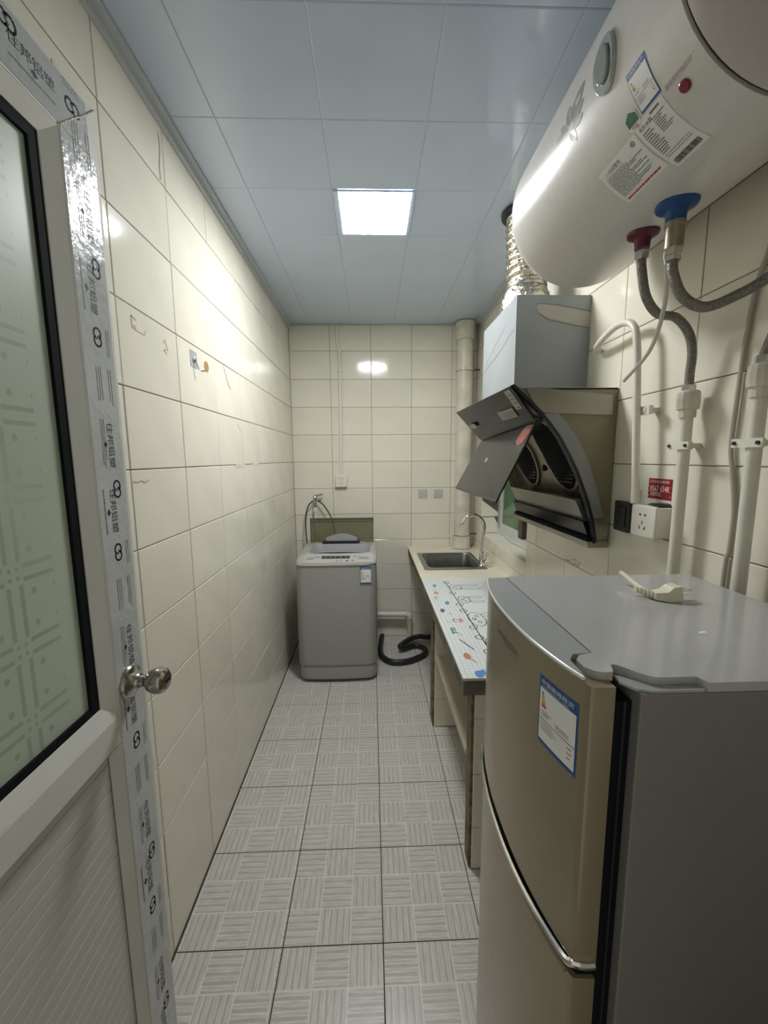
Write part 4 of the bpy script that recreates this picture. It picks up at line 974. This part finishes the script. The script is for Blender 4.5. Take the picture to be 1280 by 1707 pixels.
# sink
sk = thing('sink', 'square stainless steel sink basin set into the counter', 'sink', (1.128, 2.669, CZ - .18))
def ring4(x0, x1, y0, y1, r, z): return rr(x0, x1, y0, y1, r, z)
sk_ = MB().loft([ring4(SX0, SX1, SY0, SY1, .006, CZ + .0005), ring4(SX0 + .001, SX1 - .001, SY0 + .001, SY1 - .001, .006, CZ + .003), ring4(SX0 + .032, SX1 - .022, SY0 + .048, SY1 - .022, .045, CZ + .003), ring4(SX0 + .036, SX1 - .026, SY0 + .052, SY1 - .026, .045, CZ - .006), ring4(SX0 + .042, SX1 - .032, SY0 + .058, SY1 - .032, .045, CZ - .15), ring4(SX0 + .07, SX1 - .06, SY0 + .085, SY1 - .06, .05, CZ - .17)], False, True)
sk_.build('basin', steel_d, sk, ang=.5)
MB().lathe([(.04, 0), (.04, .003), (.03, .004), (.02, .001)], (1.13, 2.68, CZ - .1695), 'z', 24).build('drain', chrome, sk)
# faucet
fa = thing('faucet', 'tall chrome gooseneck faucet at the sink corner', 'faucet', (1.308, 2.512, CZ + .003))
B = (1.304, 2.500)
MB().lathe([(.020, 0), (.020, .008), (.017, .012), (.017, .085), (.012, .095), (.010, .10)], (B[0], B[1], CZ + .003), 'z', 22).build('faucet_base', chrome, fa)
MB().tube([(B[0], B[1], .84), (B[0] + .004, B[1], .92), (B[0] + .010, B[1], .985), (B[0] + .006, B[1], 1.035), (B[0] - .022, B[1], 1.072), (B[0] - .062, B[1], 1.086), (B[0] - .102, B[1], 1.074), (B[0] - .124, B[1], 1.046), (B[0] - .132, B[1], 1.030)], .0105, 14).build('gooseneck', chrome, fa)
MB().lathe([(.011, 0), (.013, .004), (.013, .018)], (B[0] - .133, B[1], 1.016), 'z', 16).build('spout_tip', chrome, fa)
MB().tube([(B[0] + .012, B[1] - .012, .782), (B[0] + .022, B[1] - .03, .80), (B[0] + .026, B[1] - .036, .85)], .009, 10).build('lever', chrome, fa)

# drain pipe and black hose by the washer
dp = thing('waste_pipe', 'white waste pipe with an elbow low on the end wall', 'pipe', (.75, 3.06, .0))
MB().tube([(.55, 3.07, .215), (.74, 3.07, .211), (.862, 3.07, .208)], .021, 16, 1).build('horizontal_pipe', pvc, dp)
MB().tube([(.858, 3.07, .208), (.886, 3.07, .20), (.892, 3.07, .175)], .026, 16, 4).build('elbow', pvc, dp)
MB().lathe([(.021, 0), (.021, .18)], (.892, 3.07, .0005), 'z', 18).build('down_pipe', pvc_old, dp)
bh = MB().tube([(.672, 3.09, .022), (.660, 2.98, .022), (.653, 2.86, .022), (.664, 2.75, .022), (.72, 2.672, .022), (.80, 2.660, .022), (.88, 2.690, .022), (.97, 2.765, .022), (.985, 2.86, .022), (.92, 2.91, .022), (.84, 2.86, .03), (.80, 2.84, .05), (.86, 2.93, .05), (.95, 3.0, .05), (1.05, 2.9, .10), (1.12, 2.75, .3), (1.13, 2.68, .575)], .020, 14, 6).build('drain_hose', mat('black_hose', (.02, .021, .022), .38)); tag(bh, 'thick black drain hose looping on the floor beside the washer', 'hose')

# ------------------------------------------------------------------ left wall bits
hk = thing('adhesive_hook', 'clear adhesive pad with a metal hook on the cream wall', 'hook', (.004, 1.44, 1.755))
MB().box(.0004, .0014, 1.413, 1.463, 1.758, 1.812).build('pad', mat('clear_pad', (.42, .44, .46), .15), hk)
MB().lathe([(.010, .001), (.010, .005), (.005, .008)], (0, 1.44, 1.785), 'x', 16).build('hook_boss', chrome, hk)
MB().tube([(.006, 1.44, 1.785), (.010, 1.442, 1.768), (.016, 1.446, 1.752), (.026, 1.456, 1.750), (.030, 1.462, 1.760)], .0022, 8).build('hook_wire', chrome, hk)
og = MB().lathe([(.0, 0), (.019, 0), (.019, .0012), (.0, .0012)], (.0004, 1.546, 1.784), 'x', 24, cap=False).build('round_sticker', mat('sticker_amber', (.42, .24, .07), .4)); tag(og, 'small amber round sticker beside the clear hook', 'sticker')
lmap = plane_map((.0006, 0, 0), (0, -1, 0), (0, 0, 1)); lmap = (lambda u, v, l: Vector((.0007 + l, u, v)))
res = mat('glue_residue', (.50, .44, .27), .5, noise=.3, nscale=60)
def mark(name, label, m, fn):
    a = Print(); fn(a); o = a.build(name, m, lmap, None, .0); tag(o, label, 'mark'); return o
mark('glue_outline', 'yellowed outline of removed tape near the door edge', res, lambda a: (a.line([(1.085, 1.782), (1.085, 1.808), (1.105, 1.803)], .004), a.line([(1.085, 1.78), (1.105, 1.777), (1.140, 1.776), (1.148, 1.790)], .002), a.disc(1.098, 1.784, .006, 10)))
mark('glue_smudge', 'faint yellow glue smudge on the cream tiles', res, lambda a: (a.line([(1.238, 1.782), (1.25, 1.795), (1.262, 1.77), (1.24, 1.765), (1.255, 1.755)], .003),))
patchm = mat('filler_white', (.72, .70, .64), .6, bump=.8, bscale=120)
mark('filler_smear', 'white filler smeared along a tile joint by the corner', patchm, lambda a: a.poly([(1.80, 1.425), (1.85, 1.43), (1.93, 1.426), (1.96, 1.42), (1.93, 1.412), (1.86, 1.409), (1.81, 1.415)]))
mark('filler_smear', 'short filler dab beside the longer smear on the joint', patchm, lambda a: a.poly([(2.06, 1.422), (2.10, 1.428), (2.17, 1.425), (2.19, 1.418), (2.12, 1.412), (2.07, 1.415)]))
crackm = mat('crack_line', (.25, .22, .17), .8)
mark('tile_scratch', 'thin curved scratch below the uppermost joints', crackm, lambda a: a.line([(1.72, 1.83), (1.745, 1.80), (1.765, 1.765), (1.80, 1.745)], .003))
mark('tile_crack', 'hairline crack near the door edge at tile joint height', crackm, lambda a: a.line([(1.03, 1.393), (1.05, 1.390), (1.065, 1.394), (1.085, 1.387), (1.095, 1.395), (1.10, 1.391)], .0018))
mark('tile_chip', 'dark diagonal scratch right under a horizontal joint', crackm, lambda a: a.line([(1.86, 1.607), (1.885, 1.585), (1.905, 1.572)], .003))
mark('tile_crack', 'wavy crack running down a tile under the ceiling', crackm, lambda a: a.line([(1.302, 2.372), (1.306, 2.335), (1.296, 2.29), (1.297, 2.25)], .003))

# mould specks on the tiles above the joint behind the fridge
rgm = random.Random(12); a = Print()
for k in range(46):
    y = 1.50 + abs(rgm.gauss(0, .07)); z = 1.016 + abs(rgm.gauss(0, .014)); a.disc(y, z, rgm.uniform(.0012, .0036), 7)
o = a.build('mould_specks', mat('mould_dark', (.16, .14, .10), .9), lambda u, v, l: Vector((W - .0009 - l, u, v)), None, 0.)
tag(o, 'dark mould specks along a joint of the wall under the hood', 'mould', kind='stuff')
